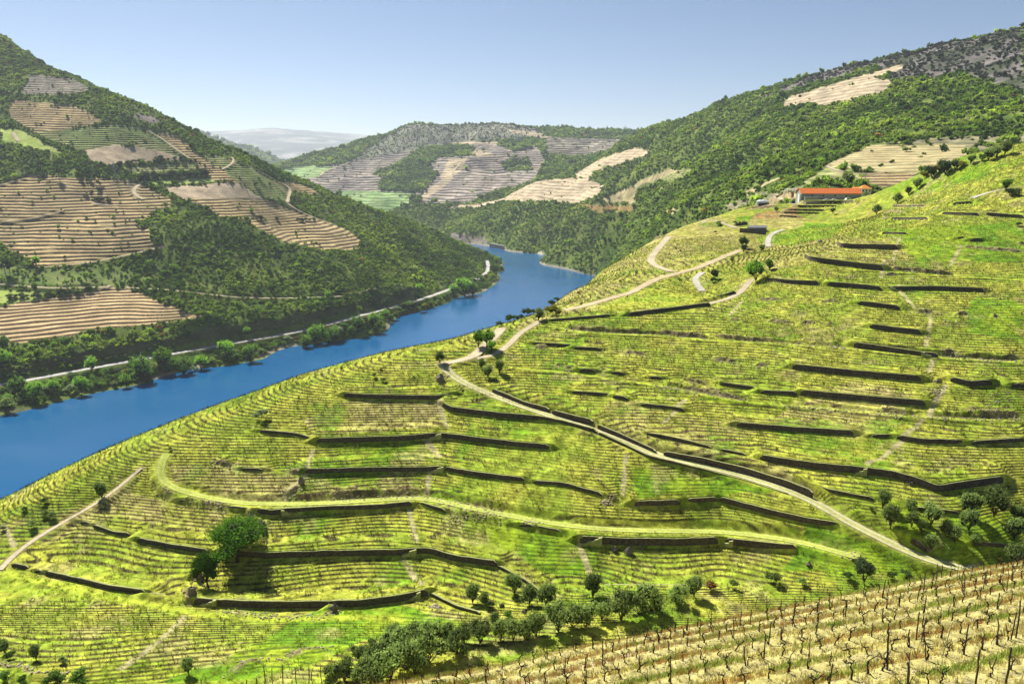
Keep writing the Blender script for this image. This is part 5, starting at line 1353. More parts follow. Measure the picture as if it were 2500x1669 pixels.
crowns(SF, z5, [(1000,400,46,'bright',"bright tree clump nearest the river bend, right part"),(1055,410,38,'mid',"green tree at the water near the river bend"),(935,415,30,'bright',"bright tree clump nearest the river bend, left part"),(1205,225,18,'bright',"small tree at the tip of the bend"),
  (1190,292,28,'dark',"dark round tree at the tip of the bend"),(1135,325,16,'rust',"rust coloured bush by the road at the bend"),(1235,270,14,'bush',"low bush at the water on the tip of the bend"),(420,600,38,'bright',"bright tree on the straight bank"),(330,625,36,'mid',"mid green tree on the straight bank"),
  (60,700,48,'bright',"bright tree at the water below the road straight"),(200,680,44,'pbush',"pale tree at the water below the road straight"),(130,725,34,'bright',"small bright tree between the two on the straight"),(495,565,26,'bright',"bright small tree beside the tall dark pine"),(510,515,34,'pine',"dark pine standing up beside the road, left of two"),(690,475,34,'pine',"dark pine standing up beside the road, right of two"),
  (565,560,18,'rust',"reddish bush by the water"),(130,655,22,'rust',"rust coloured bush beside the road straight"),(370,600,20,'rust',"reddish brown bush beside the road"),(720,405,26,'bright',"bright tree above the road near its bend"),(130,445,18,'bright',"tiny bright tree over the upper dirt road")], 'bright', "")
hxr, hyr = SF.hit(*np.array(dens([(-40,945),(211,903),(509,850),(691,819),(850,781),(957,751),(1049,726),(1175,678)], 6)).T)
hxs, hys = SF.hit(*np.array(dens([(-40,1015),(0,1008),(150,970),(350,930),(545,888),(640,870),(850,824),(957,782),(1095,734),(1210,672)], 6)).T)
rng = np.random.default_rng(77); nb_ = 0
for k in range(295):
    t = rng.random() ** .8; w_ = .28 + .66 * rng.random()
    i = int(t * (len(hxr) - 1)); j = int(t * (len(hxs) - 1))
    x = hxr[i] * (1 - w_) + hxs[j] * w_; y = hyr[i] * (1 - w_) + hys[j] * w_
    if float(SF.look(SF.H, x, y)) < .6: continue
    bare = 1230 < 1250 + x / y * F < 1235 or 905 < 1250 + x / y * F < 960
    if bare and rng.random() < .7: continue
    h = 4.6 + 4.2 * rng.random() ** 1.3
    kd = ['dbush', 'dark', 'bush', 'mid', 'obush', 'dbush', 'bush', 'pbush', 'rust'][int(rng.choice(9, p=[.08, .05, .22, .34, .08, .04, .12, .05, .02]))]
    lab = {"dbush": "dark green shrub in the thicket between river road and water", "dark": "dark crowned tree in the thicket between river road and water", "bush": "mid green shrub in the thicket between river road and water", "mid": "mid green tree in the thicket between river road and water",
           "obush": "grey green shrub in the thicket between river road and water", "pbush": "pale shrub in the thicket between river road and water", "rust": "reddish shrub in the thicket between river road and water"}[kd]
    plant_at(SF, x, y, h, h * (1.15 + .5 * rng.random()), kd, lab, lab.split(" in ")[0] + "s of the riverbank thicket"); nb_ += 1
# hedges between the fields of the left hill
def hedge(px, n, h, kd, lab, grp):
    hx, hy = SF.hit(*np.array(dens(px, 4)).T)
    for k in range(n):
        i = int(rng.random() * (len(hx) - 1))
        hh = h * (.7 + .7 * rng.random())
        plant_at(SF, hx[i] + rng.normal() * 2, hy[i] + rng.normal() * 3, hh, hh * 1.3, kd, lab, grp)
hedge(Z1((760,985),(900,965),(1100,945),(1270,935)), 26, 6, 'dark', "dark tree of the hedge row under the plough brown field", "upper hedge row")
hedge(Z1((930,1070),(1100,1060),(1300,1045),(1410,1045)), 34, 8, 'dark', "dark tree of the hedge row above the lime green strip", "middle hedge row")
hedge(Z1((1060,1112),(1300,1105),(1580,1080)), 18, 3.2, 'dbush', "low dark bush lining the top of the tan field", "low hedge of the tan field")
hedge(Z4((20,500),(200,480),(400,460),(640,430)), 30, 5, 'dbush', "dark bush of the hedge above the curved terraces", "hedge above the curved terraces")
hedge(Z1((1660,1330),(1800,1335),(1950,1345),(2160,1350)), 16, 5, 'dark', "dark tree in the row crossing the right hand terraces", "tree row across the terraces")
hedge(Z1((590,1215),(660,1205),(750,1215)), 9, 6, 'dbush', "dark bush in the clump on the large left terraces", "bush clump on the large left terraces")
for k in range(46):      # pines and oaks along the left ridge and the wood below it
    a_ = k / 46
    if k < 26:
        u, v = [(0, 100), (47, 128), (102, 160), (175, 192), (255, 226), (327, 258), (418, 306)][int(a_ / .57 * 6.0) % 7]; u += rng.random() * 50 - 25; v = np.interp(u, [0, 47, 102, 175, 255, 327, 418, 545], [96, 127, 159, 192, 225, 258, 305, 367]) + rng.random() * 14
        h, kd, lab, grp = 7 + 5 * rng.random(), 'pine', "dark pine on the skyline ridge of the left hill", "skyline pines of the left hill"
    else:
        u = rng.random() * 250; v = 372 + u * .24 + rng.random() * 42
        h, kd, lab, grp = 10 + 7 * rng.random(), 'pine', "tall dark pine in the wood at the left edge", "pines of the wood at the left edge"
    hx, hy = SF.hit([u], [v], SF.H)
    plant_at(SF, float(hx[0]), float(hy[0]), h, h * .62, kd, lab, grp)
print("trees", NTREE, nb_)
# ------------------------------------------------------------------ vines and stakes of the near slope
M_vine = plain("vine_bark", (.032,.024,.018), .95, .4, 12, .01)
M_post = plain("weathered_stake", (.06,.05,.042), .9, .35, 8, .01)
M_postr = plain("rusty_stake", (.16,.055,.02), .9, .3, 8)
M_postg = plain("pale_stake", (.34,.35,.24), .9, .2, 8)
def vine_parts(seed):
    rng = np.random.default_rng(seed)
    H_ = .38 + .22 * rng.random(); lean = rng.normal(size=2) * .10
    P_ = [np.array([0, 0, -.12])]
    for i in range(1, 6):
        f_ = i / 5; P_.append(np.array([lean[0] * f_ + rng.normal() * .03, lean[1] * f_ + rng.normal() * .03, H_ * f_]))
    tk = MB(); tk.tube(P_, [.050, .040, .034, .030, .032, .038], 6)
    arms = []
    na_ = int(rng.integers(2, 5)); base = rng.random() * 3
    for a in range(na_):
        an = (0 if a % 2 else math.pi) + rng.normal() * .55; mb = MB()
        p = P_[-1].copy(); d = np.array([math.cos(an) * .8, math.sin(an) * .45, .35 + .3 * rng.random()]); Q = [p.copy()]; L_ = .26 + .36 * rng.random(); n = 6
        for i in range(n):
            d = d + rng.normal(size=3) * .38; d[2] += .06; d /= np.linalg.norm(d); p = p + d * L_ / n; Q.append(p.copy())
        r0 = .027; R_ = [r0, .022, .019, .017, .015, .014, .010]
        mb.tube(Q, R_, 5)
        if rng.random() < .7:
            d2 = d + rng.normal(size=3) * .6; d2[2] = abs(d2[2]) + .3; d2 /= np.linalg.norm(d2)
            b = Q[3]; mb.tube([b, b + d2 * .09, b + d2 * .15 + rng.normal(size=3) * .03], [.02, .016, .012], 4)
        arms.append(mb)
    return tk, arms
VP = []
for k in range(9):
    tk, arms = vine_parts(900 + k)
    VP.append((tk.mesh("vine_trunk", M_vine), [a.mesh("vine_arm", M_vine) for a in arms]))
def whole(k):
    tk, arms = vine_parts(900 + k)
    for a in arms:
        for V, in zip(a.V): pass
    mb = MB()
    for src in [tk] + arms:
        off = 0
        V = np.concatenate(src.V); mb.add(V, src.F)
    return mb.mesh("vine_whole", M_vine)
VW = [whole(k) for k in range(9)]
def proj(x, y, z):
    d = y * CP - (z - CAMZ) * SP
    return 1250 + F * x / d, 834.5 - F * (y * SP + (z - CAMZ) * CP) / d
def near_vis(x, y, z):
    u, v = proj(x, y, z)
    return (-15 < u < 2515) & (v < 1700)
# rows run across the slope; find row lines from the lattice phase
rngv = np.random.default_rng(8)
spots = []; stakes = []
for r in range(0, 19):
    t = -40.0
    wob = 0
    while t < 75:
        t += 1.35 * (.8 + .4 * rngv.random())
        s = (r + .14) * SA.pitch + rngv.normal() * .13
        # undo the phase wobble
        s -= .10 * SA.pitch * float(fbm(np.array([t]), np.array([s]), 18, 2, 502)[0])
        x = .95 * t - .31 * s; y = .31 * t + .95 * s
        nrm_ = .31 ** 2 + .95 ** 2; x /= nrm_; y /= nrm_
        if y < 22: continue
        z = float(SA.look(SA.H, x, y))
        if not near_vis(x, y, z): continue
        if s > 60.5: continue
        if rngv.random() > .06: spots.append((math.sqrt(x*x + y*y + (z-CAMZ)**2), x, y, z))
        if rngv.random() < .26: stakes.append((math.sqrt(x*x + y*y + (z-CAMZ)**2), x + rngv.normal() * .12, y + rngv.normal() * .08, z))
spots.sort(); stakes.sort()
print("near vines", len(spots), "stakes", len(stakes))
for k, (d, x, y, z) in enumerate(spots[:300]):
    i = int(rngv.integers(9)); sc = 1.12 + .4 * rngv.random(); rz = rngv.normal() * .5 + (math.pi if rngv.random() < .5 else 0) + .3
    lab = "gnarled dark leafless grapevine on the stony rows of the near slope"; grp = "grapevines on the near slope"
    if k < 170:
        e = empty("grapevine", (x, y, z), rz, label=lab, cat="grapevine", group=grp, kind="thing"); e.scale = (sc, sc, sc)
        put(bpy.data.objects.new("trunk", VP[i][0]), parent=e)
        for a in VP[i][1]: put(bpy.data.objects.new("arm", a), parent=e)
    else:
        o = bpy.data.objects.new("grapevine", VW[i]); o.location = (x, y, z); o.rotation_euler = (0, 0, rz); o.scale = (sc, sc, sc)
        put(o, label=lab, cat="grapevine", group=grp, kind="thing")
CV = hidden_coll("vine", VW)
def stake_mesh(name, h, r, m, seed, sq=False):
    rng = np.random.default_rng(seed); mb = MB()
    P_ = [(rng.normal() * .008 * i, rng.normal() * .008 * i, -.2 + (h + .2) * i / 4) for i in range(5)]
    mb.tube(P_, [r, r * .97, r * .95, r * .9, r * .82], 4 if sq else 6)
    return mb.mesh(name, m)
SM = [stake_mesh("stake", .9 + .22 * k, .035 + .006 * (k % 3), M_post, k, k % 2) for k in range(5)]
for k, (d, x, y, z) in enumerate(stakes[:290]):
    o = bpy.data.objects.new("vineyard_stake", SM[int(rngv.integers(5))]); o.location = (x, y, z)
    o.rotation_euler = (rngv.normal() * .05, rngv.normal() * .06, rngv.random() * 3)
    sc = 1.0 + .25 * rngv.random(); o.scale = (1.15, 1.15, sc)
    put(o, label="thin dark wooden stake among the vines of the near slope", cat="stake", group="vine stakes on the near slope", kind="thing")
def stake_at(u, v, vtop, r, m, label, lean=(0, 0), sq=True):
    hx, hy = SA.hit([u], [v], SA.H); x, y = float(hx[0]), float(hy[0]); z = float(SA.look(SA.H, x, y))
    h = (ray(u, vtop)[1] - ray(u, v)[1]) * y
    o = bpy.data.objects.new("vineyard_stake", stake_mesh("stake", h, r, m, int(u), sq)); o.location = (x, y, z); o.rotation_euler = (lean[0], lean[1], .4)
    put(o, label=label, cat="stake", kind="thing")
stake_at(2166, 1634, 1538, .075, M_post, "thick dark post leaning left among the nearest vines", (0, -.10))
stake_at(2217, 1690, 1612, .085, M_post, "thick dark post cut by the bottom edge of the picture", (0, -.13))
stake_at(2301, 1600, 1518, .035, M_postg, "pale slanting stake among the nearest vines", (0, .22))
stake_at(1971, 1630, 1548, .035, M_postr, "rusty brown stake at lower right of centre")
stake_at(2236, 1560, 1492, .055, M_post, "straight dark post upper left of the pale slanting stake")
stake_at(2480, 1556, 1466, .055, M_post, "tall dark post near the right edge, middle of the near slope")
stake_at(2382, 1668, 1585, .06, M_post, "dark post by the bottom edge, right of the pale slanting stake")
stake_at(2455, 1672, 1580, .065, M_post, "tall dark post in the bottom right corner")
stake_at(2497, 1500, 1430, .05, M_post, "dark post on the right edge of the picture")
stake_at(2400, 1440, 1397, .05, M_post, "stout dark post on the crest under the track end")
stake_at(2336, 1418, 1380, .03, M_post, "thin tall stake on the crest against the track end")
stake_at(2315, 1505, 1478, .04, M_post, "short dark post above the pale slanting stake")
# crest stakes along the bottom edge on the left
for k in range(46):
    u = 60 + 900 * (k + .5 * rngv.random()) / 46
    hx, hy = SA.hit([u], [1690]); x, y = float(hx[0]), float(hy[0])
    s0 = 58.5; sl = -.31 * x + .95 * y; x *= s0 / sl; y *= s0 / sl; z = float(SA.look(SA.H, x, y))
    vv = proj(x, y, z)[1]
    need = (ray(u, 1655 - 12 * rngv.random())[1] * y + CAMZ) - z
    o = bpy.data.objects.new("vineyard_stake", SM[int(rngv.integers(5))]); o.location = (x, y, z); o.rotation_euler = (rngv.normal() * .04, rngv.normal() * .05, 0)
    o.scale = (1.1, 1.1, max(.5, min(2.2, need / 1.25)))
    put(o, label="dark stake peeping over the bottom edge at lower left", cat="stake", group="crest stakes along the bottom edge", kind="thing")
if len(spots) > 300:
    q = np.array(spots[300:]); n = len(q); sc = 1.1 + .4 * rngv.random(n)
    scatter("grapevines", q[:, 1:], np.c_[sc, sc, sc], rotz(rngv, n), rngv.integers(0, 9, n), CV, "bare grapevines in the far rows of the near slope", "vines")
# ------------------------------------------------------------------ small vines on the spur, far too many to count
def stub(seed, tall=False):
    rng = np.random.default_rng(seed); mb = MB(); h = .5 + .2 * rng.random()
    mb.tube([(0, 0, -.1), (rng.normal() * .06, rng.normal() * .06, h * .6), (rng.normal() * .1, rng.normal() * .1, h)], [.07, .055, .05], 4, cap=False)
    for a in range(3):
        an = rng.random() * 6.28; L_ = .25 + .3 * rng.random()
        mb.tube([(0, 0, h * .9), (math.cos(an) * L_ * .5, math.sin(an) * L_ * .5, h + .1), (math.cos(an) * L_, math.sin(an) * L_, h + .15 + .2 * rng.random())], [.045, .04, .025], 3, cap=False)
    if tall: mb.tube([(.1, 0, -.1), (.1, .02, 1.5)], [.04, .035], 4, cap=False)
    return mb.mesh("stub", M_vine)
CS = hidden_coll("vine_stub", [stub(k) for k in range(5)] + [stub(9, True)])
vin = np.isin(SB.cls, [k for k, nme in enumerate(SB.names) if nme in ('vine', 'vinetan')]) * 1.0
vgr = (SB.cls == SB.names.index('vgreen')) * .45
SB.den = (vin + vgr) * (SB.riser > .35) * 3.0 * (SB.YY < 420) * sstep(-.6, -.2, fbm(SB.X, SB.YY, 6, 3, 900)) * (SB.YY > 118) * (SB.H > 80) * (SB.amp > .3)
x, y, z, i, j = sample(SB, 1.15, seed=21)
n = len(x); print("spur vines", n)
sc = .50 + .28 * rngv.random(n); var = rngv.integers(0, 5, n); var = np.where(rngv.random(n) < .08, 5, var)
scatter("grapevines", np.c_[x, y, z], np.c_[sc, sc, sc], rotz(rngv, n, .08), var, CS, "thousands of small bare vines in rows over the whole vineyard slope", "vines")
# grass tufts and weeds on the spur, and dry grass and stones near the camera
def tuft(seed, m, n=9, h=.3):
    rng = np.random.default_rng(seed); V = []; Fq = []
    for k in range(n):
        an = rng.random() * 6.28; p = np.array([rng.normal() * .10, rng.normal() * .10, 0]); d = np.array([math.cos(an) * .5, math.sin(an) * .5, 1.2]); d = d / np.linalg.norm(d) * h * (.5 + rng.random() * .7)
        w_ = np.array([-math.sin(an), math.cos(an), 0]) * .018
        V += [p - w_, p + w_, p + d * .6 + w_ * .7 + (0, 0, 0), p + d]
        i = 4 * k; Fq.append((i, i + 1, i + 2, i + 3))
    return mesh_np("tuft", np.array(V), np.array(Fq), [m])
M_dry = leaf_mat("dry_grass", (.34,.27,.09), (.48,.42,.16), .3)
M_grn = leaf_mat("green_grass", (.14,.24,.02), (.28,.36,.05), .4)
M_org = leaf_mat("orange_grass", (.30,.13,.03), (.42,.25,.07), .3)
CT = hidden_coll("grass_tuft", [tuft(k, M_dry, 12, .26) for k in range(3)] + [tuft(k + 5, M_grn, 12, .24) for k in range(2)] + [tuft(k + 9, M_org, 12, .30) for k in range(2)])
vis = (SA.YY > 24) & (SA.s < 62)
def near_sc(mask, spacing, seed, lo, hi, name, label, coll, s0, s1, flat=1.0, tilt=.1):
    SA.den = mask * vis * 1.0; SA.H = SA.H
    u_, v_ = proj(SA.X, SA.YY, SA.H); SA.den = SA.den * (u_ > -20) * (u_ < 2520) * (v_ < 1700)
    x, y, z, i, j = sample(SA, spacing, seed=seed, front=False); n = len(x); print(name, n)
    sc = s0 + (s1 - s0) * rngv.random(n) ** 2
    scatter(name, np.c_[x, y, z], np.c_[sc, sc, sc * flat], rotz(rngv, n, tilt), rngv.integers(lo, hi, n), coll, label, name.replace("_", " "))
f = SA.f
near_sc((.35 + .65 * (f > .3) * (f < .85)), .34, 31, 0, 3, "dry_grass", "dry straw coloured grass between the near rows", CT, .7, 1.5)
near_sc(sstep(-.1, .3, na + ndd * .6) * np.exp(-((f - .58) / .14) ** 2), .20, 32, 3, 5, "green_grass", "fresh green grass strips between the near rows", CT, .8, 1.6)
near_sc(sstep(.1, .5, nb + .25) * np.exp(-((f - .42) / .09) ** 2), .30, 33, 5, 7, "orange_grass", "orange dry weeds along the near rows", CT, .8, 1.6)
SB.den = (SB.H > 70) * (SB.YY > 112) * (SB.YY < 420) * (.25 + sstep(-.1, .4, fbm(SB.X, SB.YY, 5, 3, 910))) * (1 - .7 * (SB.riser > .4))
for S_, q_, z_, w_, kd_ in LINES:
    if S_ is SB:
        I, d, par, side, L = near_line(SB.X, SB.YY, q_, w_ * .5 + .3); SB.den.ravel()[I] = 0
for S_, q_, h_, up_w, nrm_w, lb_ in WALLS:
    I, d, par, side, L = near_line(SB.X, SB.YY, q_, .5); SB.den.ravel()[I] = 0
M_lime = leaf_mat("lime_grass", (.24,.34,.03), (.42,.46,.07), .4)
CW = hidden_coll("weed", [tuft(40 + k, M_lime, 16, .26) for k in range(3)] + [tuft(50 + k, M_grn, 16, .24) for k in range(2)] + [tuft(60, M_dry, 14, .24)])
x, y, z, i, j = sample(SB, .95, seed=23); n = len(x); print("weeds", n)
sc = 1.0 + 1.3 * rngv.random(n) ** 2
scatter("green_grass", np.c_[x, y, z], np.c_[sc * 1.5, sc * 1.5, sc], rotz(rngv, n, .1), rngv.integers(0, 6, n), CW, "tufts of lime and green weeds all over the vineyard slope", "grass")
M_rock = plain("pale_schist", (.36,.31,.20), .9, .3, 4, .03)
def rock(seed):
    V, F_ = core(np.random.default_rng(seed), (0, 0, .2), (1, .8, .5)); return mesh_np("rock", V, F_, [M_rock])
CR = hidden_coll("stone", [rock(k) for k in range(5)])
near_sc(np.clip(stony, 0, 1) ** 2, .30, 34, 0, 5, "gravel", "pale schist stones along the near rows", CR, .02, .09)
# ------------------------------------------------------------------ buildings and cars on the saddle
def gz(S_, u, v):
    hx, hy = S_.hit([u], [v], S_.H); return float(hx[0]), float(hy[0]), float(S_.look(S_.H, hx[0], hy[0]))
M_white = plain("whitewash", (.62,.62,.60), .8, .06, 1.0)
M_grey = plain("grey_render", (.30,.29,.26), .9, .18, .8)
M_tile = plain("orange_roof_tiles", (.55,.14,.03), .8, .18, 1.5)
M_tile2 = plain("light_orange_tiles", (.62,.24,.05), .8, .15, 1.5)
M_glass = plain("dark_window", (.02,.025,.03), .25, .1, 1, spec=.5)
M_dkst = plain("dark_shed_stone", (.09,.085,.075), .9, .3, 1.5, .05)
M_tin = plain("grey_sheet_roof", (.17,.18,.18), .6, .15, 1)
M_tarp = plain("white_sheet", (.62,.63,.64), .6, .08, .7)
YB = 500.0
def XB(u): return float(ray(u, 480)[0] * YB)
def ZB(v): return float(CAMZ + ray(1250, v)[1] * YB)
xl, xr = XB(1958), XB(2102); zb = ZB(491); zt = ZB(472.5); zr = ZB(464)
L_ = xr - xl; W_ = 11.0; cx = (xl + xr) / 2
wh = empty("warehouse", (cx, YB + W_ / 2, zb), -.03, label="long low grey building with an orange tiled roof on the saddle", cat="warehouse", kind="thing")
hW = zt - zb; hR = 2.9
mb = MB(); mb.box((0, 0, hW / 2 - 1.5), (L_, W_, hW + 3)); mb.poly([(-L_/2, -W_/2, hW), (-L_/2, W_/2, hW), (-L_/2, 0, hW + hR - .2), (L_/2, -W_/2, hW), (L_/2, W_/2, hW), (L_/2, 0, hW + hR - .2)], [(0, 1, 2), (3, 5, 4)])
mb.obj("wall", M_grey, parent=wh)
mb = MB(); o_ = .5; t_ = .18
for sgn in (-1, 1):
    a = [(-L_/2 - o_, sgn * (W_/2 + o_), hW - .15), (L_/2 + o_, sgn * (W_/2 + o_), hW - .15), (L_/2 + o_, 0, hW + hR), (-L_/2 - o_, 0, hW + hR)]
    mb.poly(a + [(p[0], p[1], p[2] + t_) for p in a], [(0,1,2,3), (4,7,6,5), (0,4,5,1), (1,5,6,2), (2,6,7,3), (3,7,4,0)])
mb.obj("roof", M_tile, parent=wh)
for k, fx in enumerate((-.32, -.13, .06, .25)):
    mb = MB(); mb.box((fx * L_, -W_/2 - .02, hW - 1.3), (.9, .12, .8)); mb.obj("window", M_glass, parent=wh)
mb = MB(); mb.box((-L_/2 + 5.5, -W_/2 - 1.6, .9), (8.5, 3.2, 3.6)); mb.obj("annex", M_grey, parent=wh)
mb = MB(); mb.box((-L_/2 - .4, -W_/2 + 1.5, 1.6), (1.6, 3, 5.2)); mb.obj("porch", M_white, parent=wh)
mb = MB(); mb.tube([(.01 * L_, 0, hW + 2), (.01 * L_, 0, hW + 5.2)], [.09, .05], 5); mb.obj("mast", M_white, parent=wh)
mb = MB(); mb.tube([(-.33 * L_, 0, hW + 2), (-.33 * L_, 0, hW + 4.2)], [.09, .05], 5); mb.obj("mast", M_white, parent=wh)
# white house behind its right end
Yh = 520.0; sx = lambda u: float(ray(u, 470)[0] * Yh); sz = lambda v: float(CAMZ + ray(1250, v)[1] * Yh)
hx0, hx1 = sx(2103), sx(2127); zb2, zt2, zr2 = sz(472), sz(460.5), sz(453)
ho = empty("house", ((hx0 + hx1) / 2, Yh + 3.5, zb2), 0, label="small white house with a pyramid orange roof behind the long building", cat="house", kind="thing")
w2 = hx1 - hx0; h2 = zt2 - zb2
mb = MB(); mb.box((0, 0, h2 / 2 - 2), (w2, 7, h2 + 4)); mb.obj("wall", M_white, parent=ho)
mb = MB(); q = w2 / 2 + .5; mb.poly([(-q, -4, h2), (q, -4, h2), (q, 4, h2), (-q, 4, h2), (-.6, 0, h2 + 2.2), (.6, 0, h2 + 2.2)], [(0, 1, 5, 4), (1, 2, 5), (2, 3, 4, 5), (3, 0, 4), (3, 2, 1, 0)]); mb.obj("roof", M_tile2, parent=ho)
for fx in (-.33, 0, .33):
    mb = MB(); mb.box((fx * w2, -3.52, h2 - 1.35), (.95, .1, 1.3)); mb.obj("window", M_glass, parent=ho)
mb = MB(); mb.box((-w2 / 2 - 1.8, 1, h2 / 2 - .5), (3.4, 5, h2 + 1)); mb.obj("annex", M_white, parent=ho)
mb = MB(); mb.poly([(-w2/2 - 3.8, -2, h2), (-w2/2, -2, h2), (-w2/2, 4, h2), (-w2/2 - 3.8, 4, h2), (-w2/2 - 3.8, 1, h2 + .9), (-w2/2, 1, h2 + .9)], [(0,1,5,4), (1,2,5), (2,3,4,5), (3,0,4), (3,2,1,0)]); mb.obj("roof", M_tile2, parent=ho)
# yard in front of the long building
yz = ZB(491.5) + .3
def car(u, v, col, label, kind_, rz=0.15, L2=4.3):
    x = float(ray(u, v)[0] * (YB - 6)); y = YB - 6
    m_ = plain("car_paint", col, .35, .03, 1, spec=.5)
    e = empty(kind_, (x, y, yz), rz, label=label, cat="van" if "van" in kind_ else "car", kind="thing", group=None)
    tall = 1.9 if "van" in kind_ else 1.45
    mb = MB()
    prof = [(-L2/2, .35), (-L2/2, .85), (-L2/2 + .9, .95), (-L2/2 + 1.55, tall), (L2/2 - .35, tall), (L2/2, .95), (L2/2, .35)] if "van" in kind_ else [(-L2/2, .35), (-L2/2, .75), (-L2/2 + 1.1, .9), (-L2/2 + 1.7, tall), (L2/2 - 1.1, tall), (L2/2 - .5, .98), (L2/2, .9), (L2/2, .35)]
    n = len(prof); wv = .85
    V = [(px_, -wv, pz) for px_, pz in prof] + [(px_, wv, pz) for px_, pz in prof]
    mb.poly(V, [tuple(range(n))[::-1], tuple(range(n, 2 * n))] + [(i, (i + 1) % n, n + (i + 1) % n, n + i) for i in range(n)])
    mb.obj("body", m_, parent=e)
    for s in (-1, 1):
        mb = MB(); mb.poly([(-L2/2 + 1.35, s * .87, 1.0), (L2/2 - 1.0, s * .87, 1.0), (L2/2 - 1.2, s * .865, tall - .15), (-L2/2 + 1.75, s * .865, tall - .15)], [(0, 1, 2, 3)]); mb.obj("window", M_glass, parent=e)
    mb = MB(); mb.poly([(-L2/2 + 1.0, -.75, .98), (-L2/2 + 1.0, .75, .98), (-L2/2 + 1.5, .7, tall - .1), (-L2/2 + 1.5, -.7, tall - .1)], [(0, 1, 2, 3)]); mb.obj("windscreen", M_glass, parent=e)
    for wx in (-L2/2 + .8, L2/2 - .8):
        for s in (-1, 1):
            mb = MB(); mb.tube([(wx, s * .70, .32), (wx, s * .90, .32)], [.33, .33], 10); wl_ = mb.obj("tyre" if 0 else "wheel", M_post, parent=e); mb = MB(); mb.tube([(wx, s * .895, .32), (wx, s * .915, .32)], [.18, .18], 8); mb.obj("rim", M_tin, parent=wl_)
car(2017, 488, (.45,.50,.58), "small silvery blue car parked at the middle of the long building", "parked_car")
car(2035, 488, (.72,.72,.70), "low white car parked right of the silvery blue car", "parked_car", .1, 4.6)
car(2068, 486, (.72,.72,.72), "white van parked near the right end of the long building", "parked_van")
car(2094, 483, (.72,.72,.70), "white car parked at the far right corner of the long building", "parked_car", .3)
# yard slab the cars stand on, held by the wall below
mb = MB(); mb.box(((xl + xr) / 2 + 1, YB - 5, yz - 1.9), (L_ + 4, 10.5, 3.72), -.0); o = mb.obj("yard", plain("yard_gravel", (.22,.20,.16), 1, .2, 1)); o["kind"] = "structure"; o.name = "pavement"
# white sheet-covered tank to the left
x, y, z = gz(SB, 1862, 488)
tk = empty("water_tank", (x, y, z), .1, label="low white tank under a sheet left of the long building", cat="tank", kind="thing")
mb = MB(); n = 14
rr = 16 / F * y
V = [(math.cos(6.283 * k / n) * rr, math.sin(6.283 * k / n) * rr * .6, -1) for k in range(n)] + [(math.cos(6.283 * k / n) * rr * 1.0, math.sin(6.283 * k / n) * rr * .6, 2.3) for k in range(n)] + [(math.cos(6.283 * k / n) * rr * .55, math.sin(6.283 * k / n) * rr * .35, 3.0 + .2 * (k % 2)) for k in range(n)] + [(0, 0, 3.1)]
mb.poly(V, [(k, (k + 1) % n, n + (k + 1) % n, n + k) for k in range(n)] + [(n + k, n + (k + 1) % n, 2 * n + (k + 1) % n, 2 * n + k) for k in range(n)] + [(2 * n + k, 2 * n + (k + 1) % n, 3 * n) for k in range(n)])
mb.obj("cover", M_tarp, parent=tk)
mb = MB(); mb.box((0, -rr * .62, .6), (rr * 1.7, .3, 1.3)); mb.obj("base_wall", M_dkst, parent=tk)
x, y, z = gz(SCc, 1932, 470)
sh = empty("shelter", (x, y, z), .2, label="small flat roofed shelter up left of the long building", cat="shelter", kind="thing")
mb = MB(); mb.box((0, 0, 2.9), (9, 5, .3)); mb.obj("roof", M_tarp, parent=sh)
for sx_ in (-4, 4):
    for sy_ in (-2, 2):
        mb = MB(); mb.box((sx_, sy_, 1.1), (.3, .3, 3.4)); mb.obj("leg", M_dkst, parent=sh)
# dark stone shed with its retaining wall
x, y, z = gz(SB, 1851, 566)
s_ = y / F
sd = empty("stone_shed", (x, y + 2.5, z), -.05, label="dark stone shed with a grey sheet roof below the long building", cat="shed", kind="thing")
Ls = 40 * s_; hs = 10 * s_
mb = MB(); mb.box((0, 0, hs / 2 - .5), (Ls, 5, hs + 1)); mb.obj("wall", M_dkst, parent=sd)
mb = MB(); q = Ls / 2 + .3; mb.poly([(-q, -2.9, hs), (q, -2.9, hs), (q, 2.9, hs), (-q, 2.9, hs), (-q, 0, hs + 1.0), (q, 0, hs + 1.0)], [(0,1,5,4), (2,3,4,5), (1,2,5), (3,0,4), (3,2,1,0)]); mb.obj("roof", M_tin, parent=sd)
for (u0, v0, u1, v1, hh, lab) in ((1806, 568, 1870, 572, 2.4, "dark retaining wall in front of the stone shed"), (1796, 551, 1824, 547, 2.0, "ruined dark stone wall left of the stone shed")):
    a = gz(SB, u0, v0); b = gz(SB, u1, v1); mb = MB(); dx, dy = b[0] - a[0], b[1] - a[1]; Lw = math.hypot(dx, dy); nn = 7
    for k in range(nn):
        f_ = (k + .5) / nn; hk = hh * (1 if nn < 8 and "ruined" not in lab else .6 + .5 * random.random())
        mb.box((a[0] + dx * f_, a[1] + dy * f_, a[2] + (b[2] - a[2]) * f_ + hk / 2 - .5), (Lw / nn * 1.02, .7, hk + 1), math.atan2(dy, dx))
    mb.obj("stone_wall", M_dkst, label=lab, cat="wall", kind="thing")
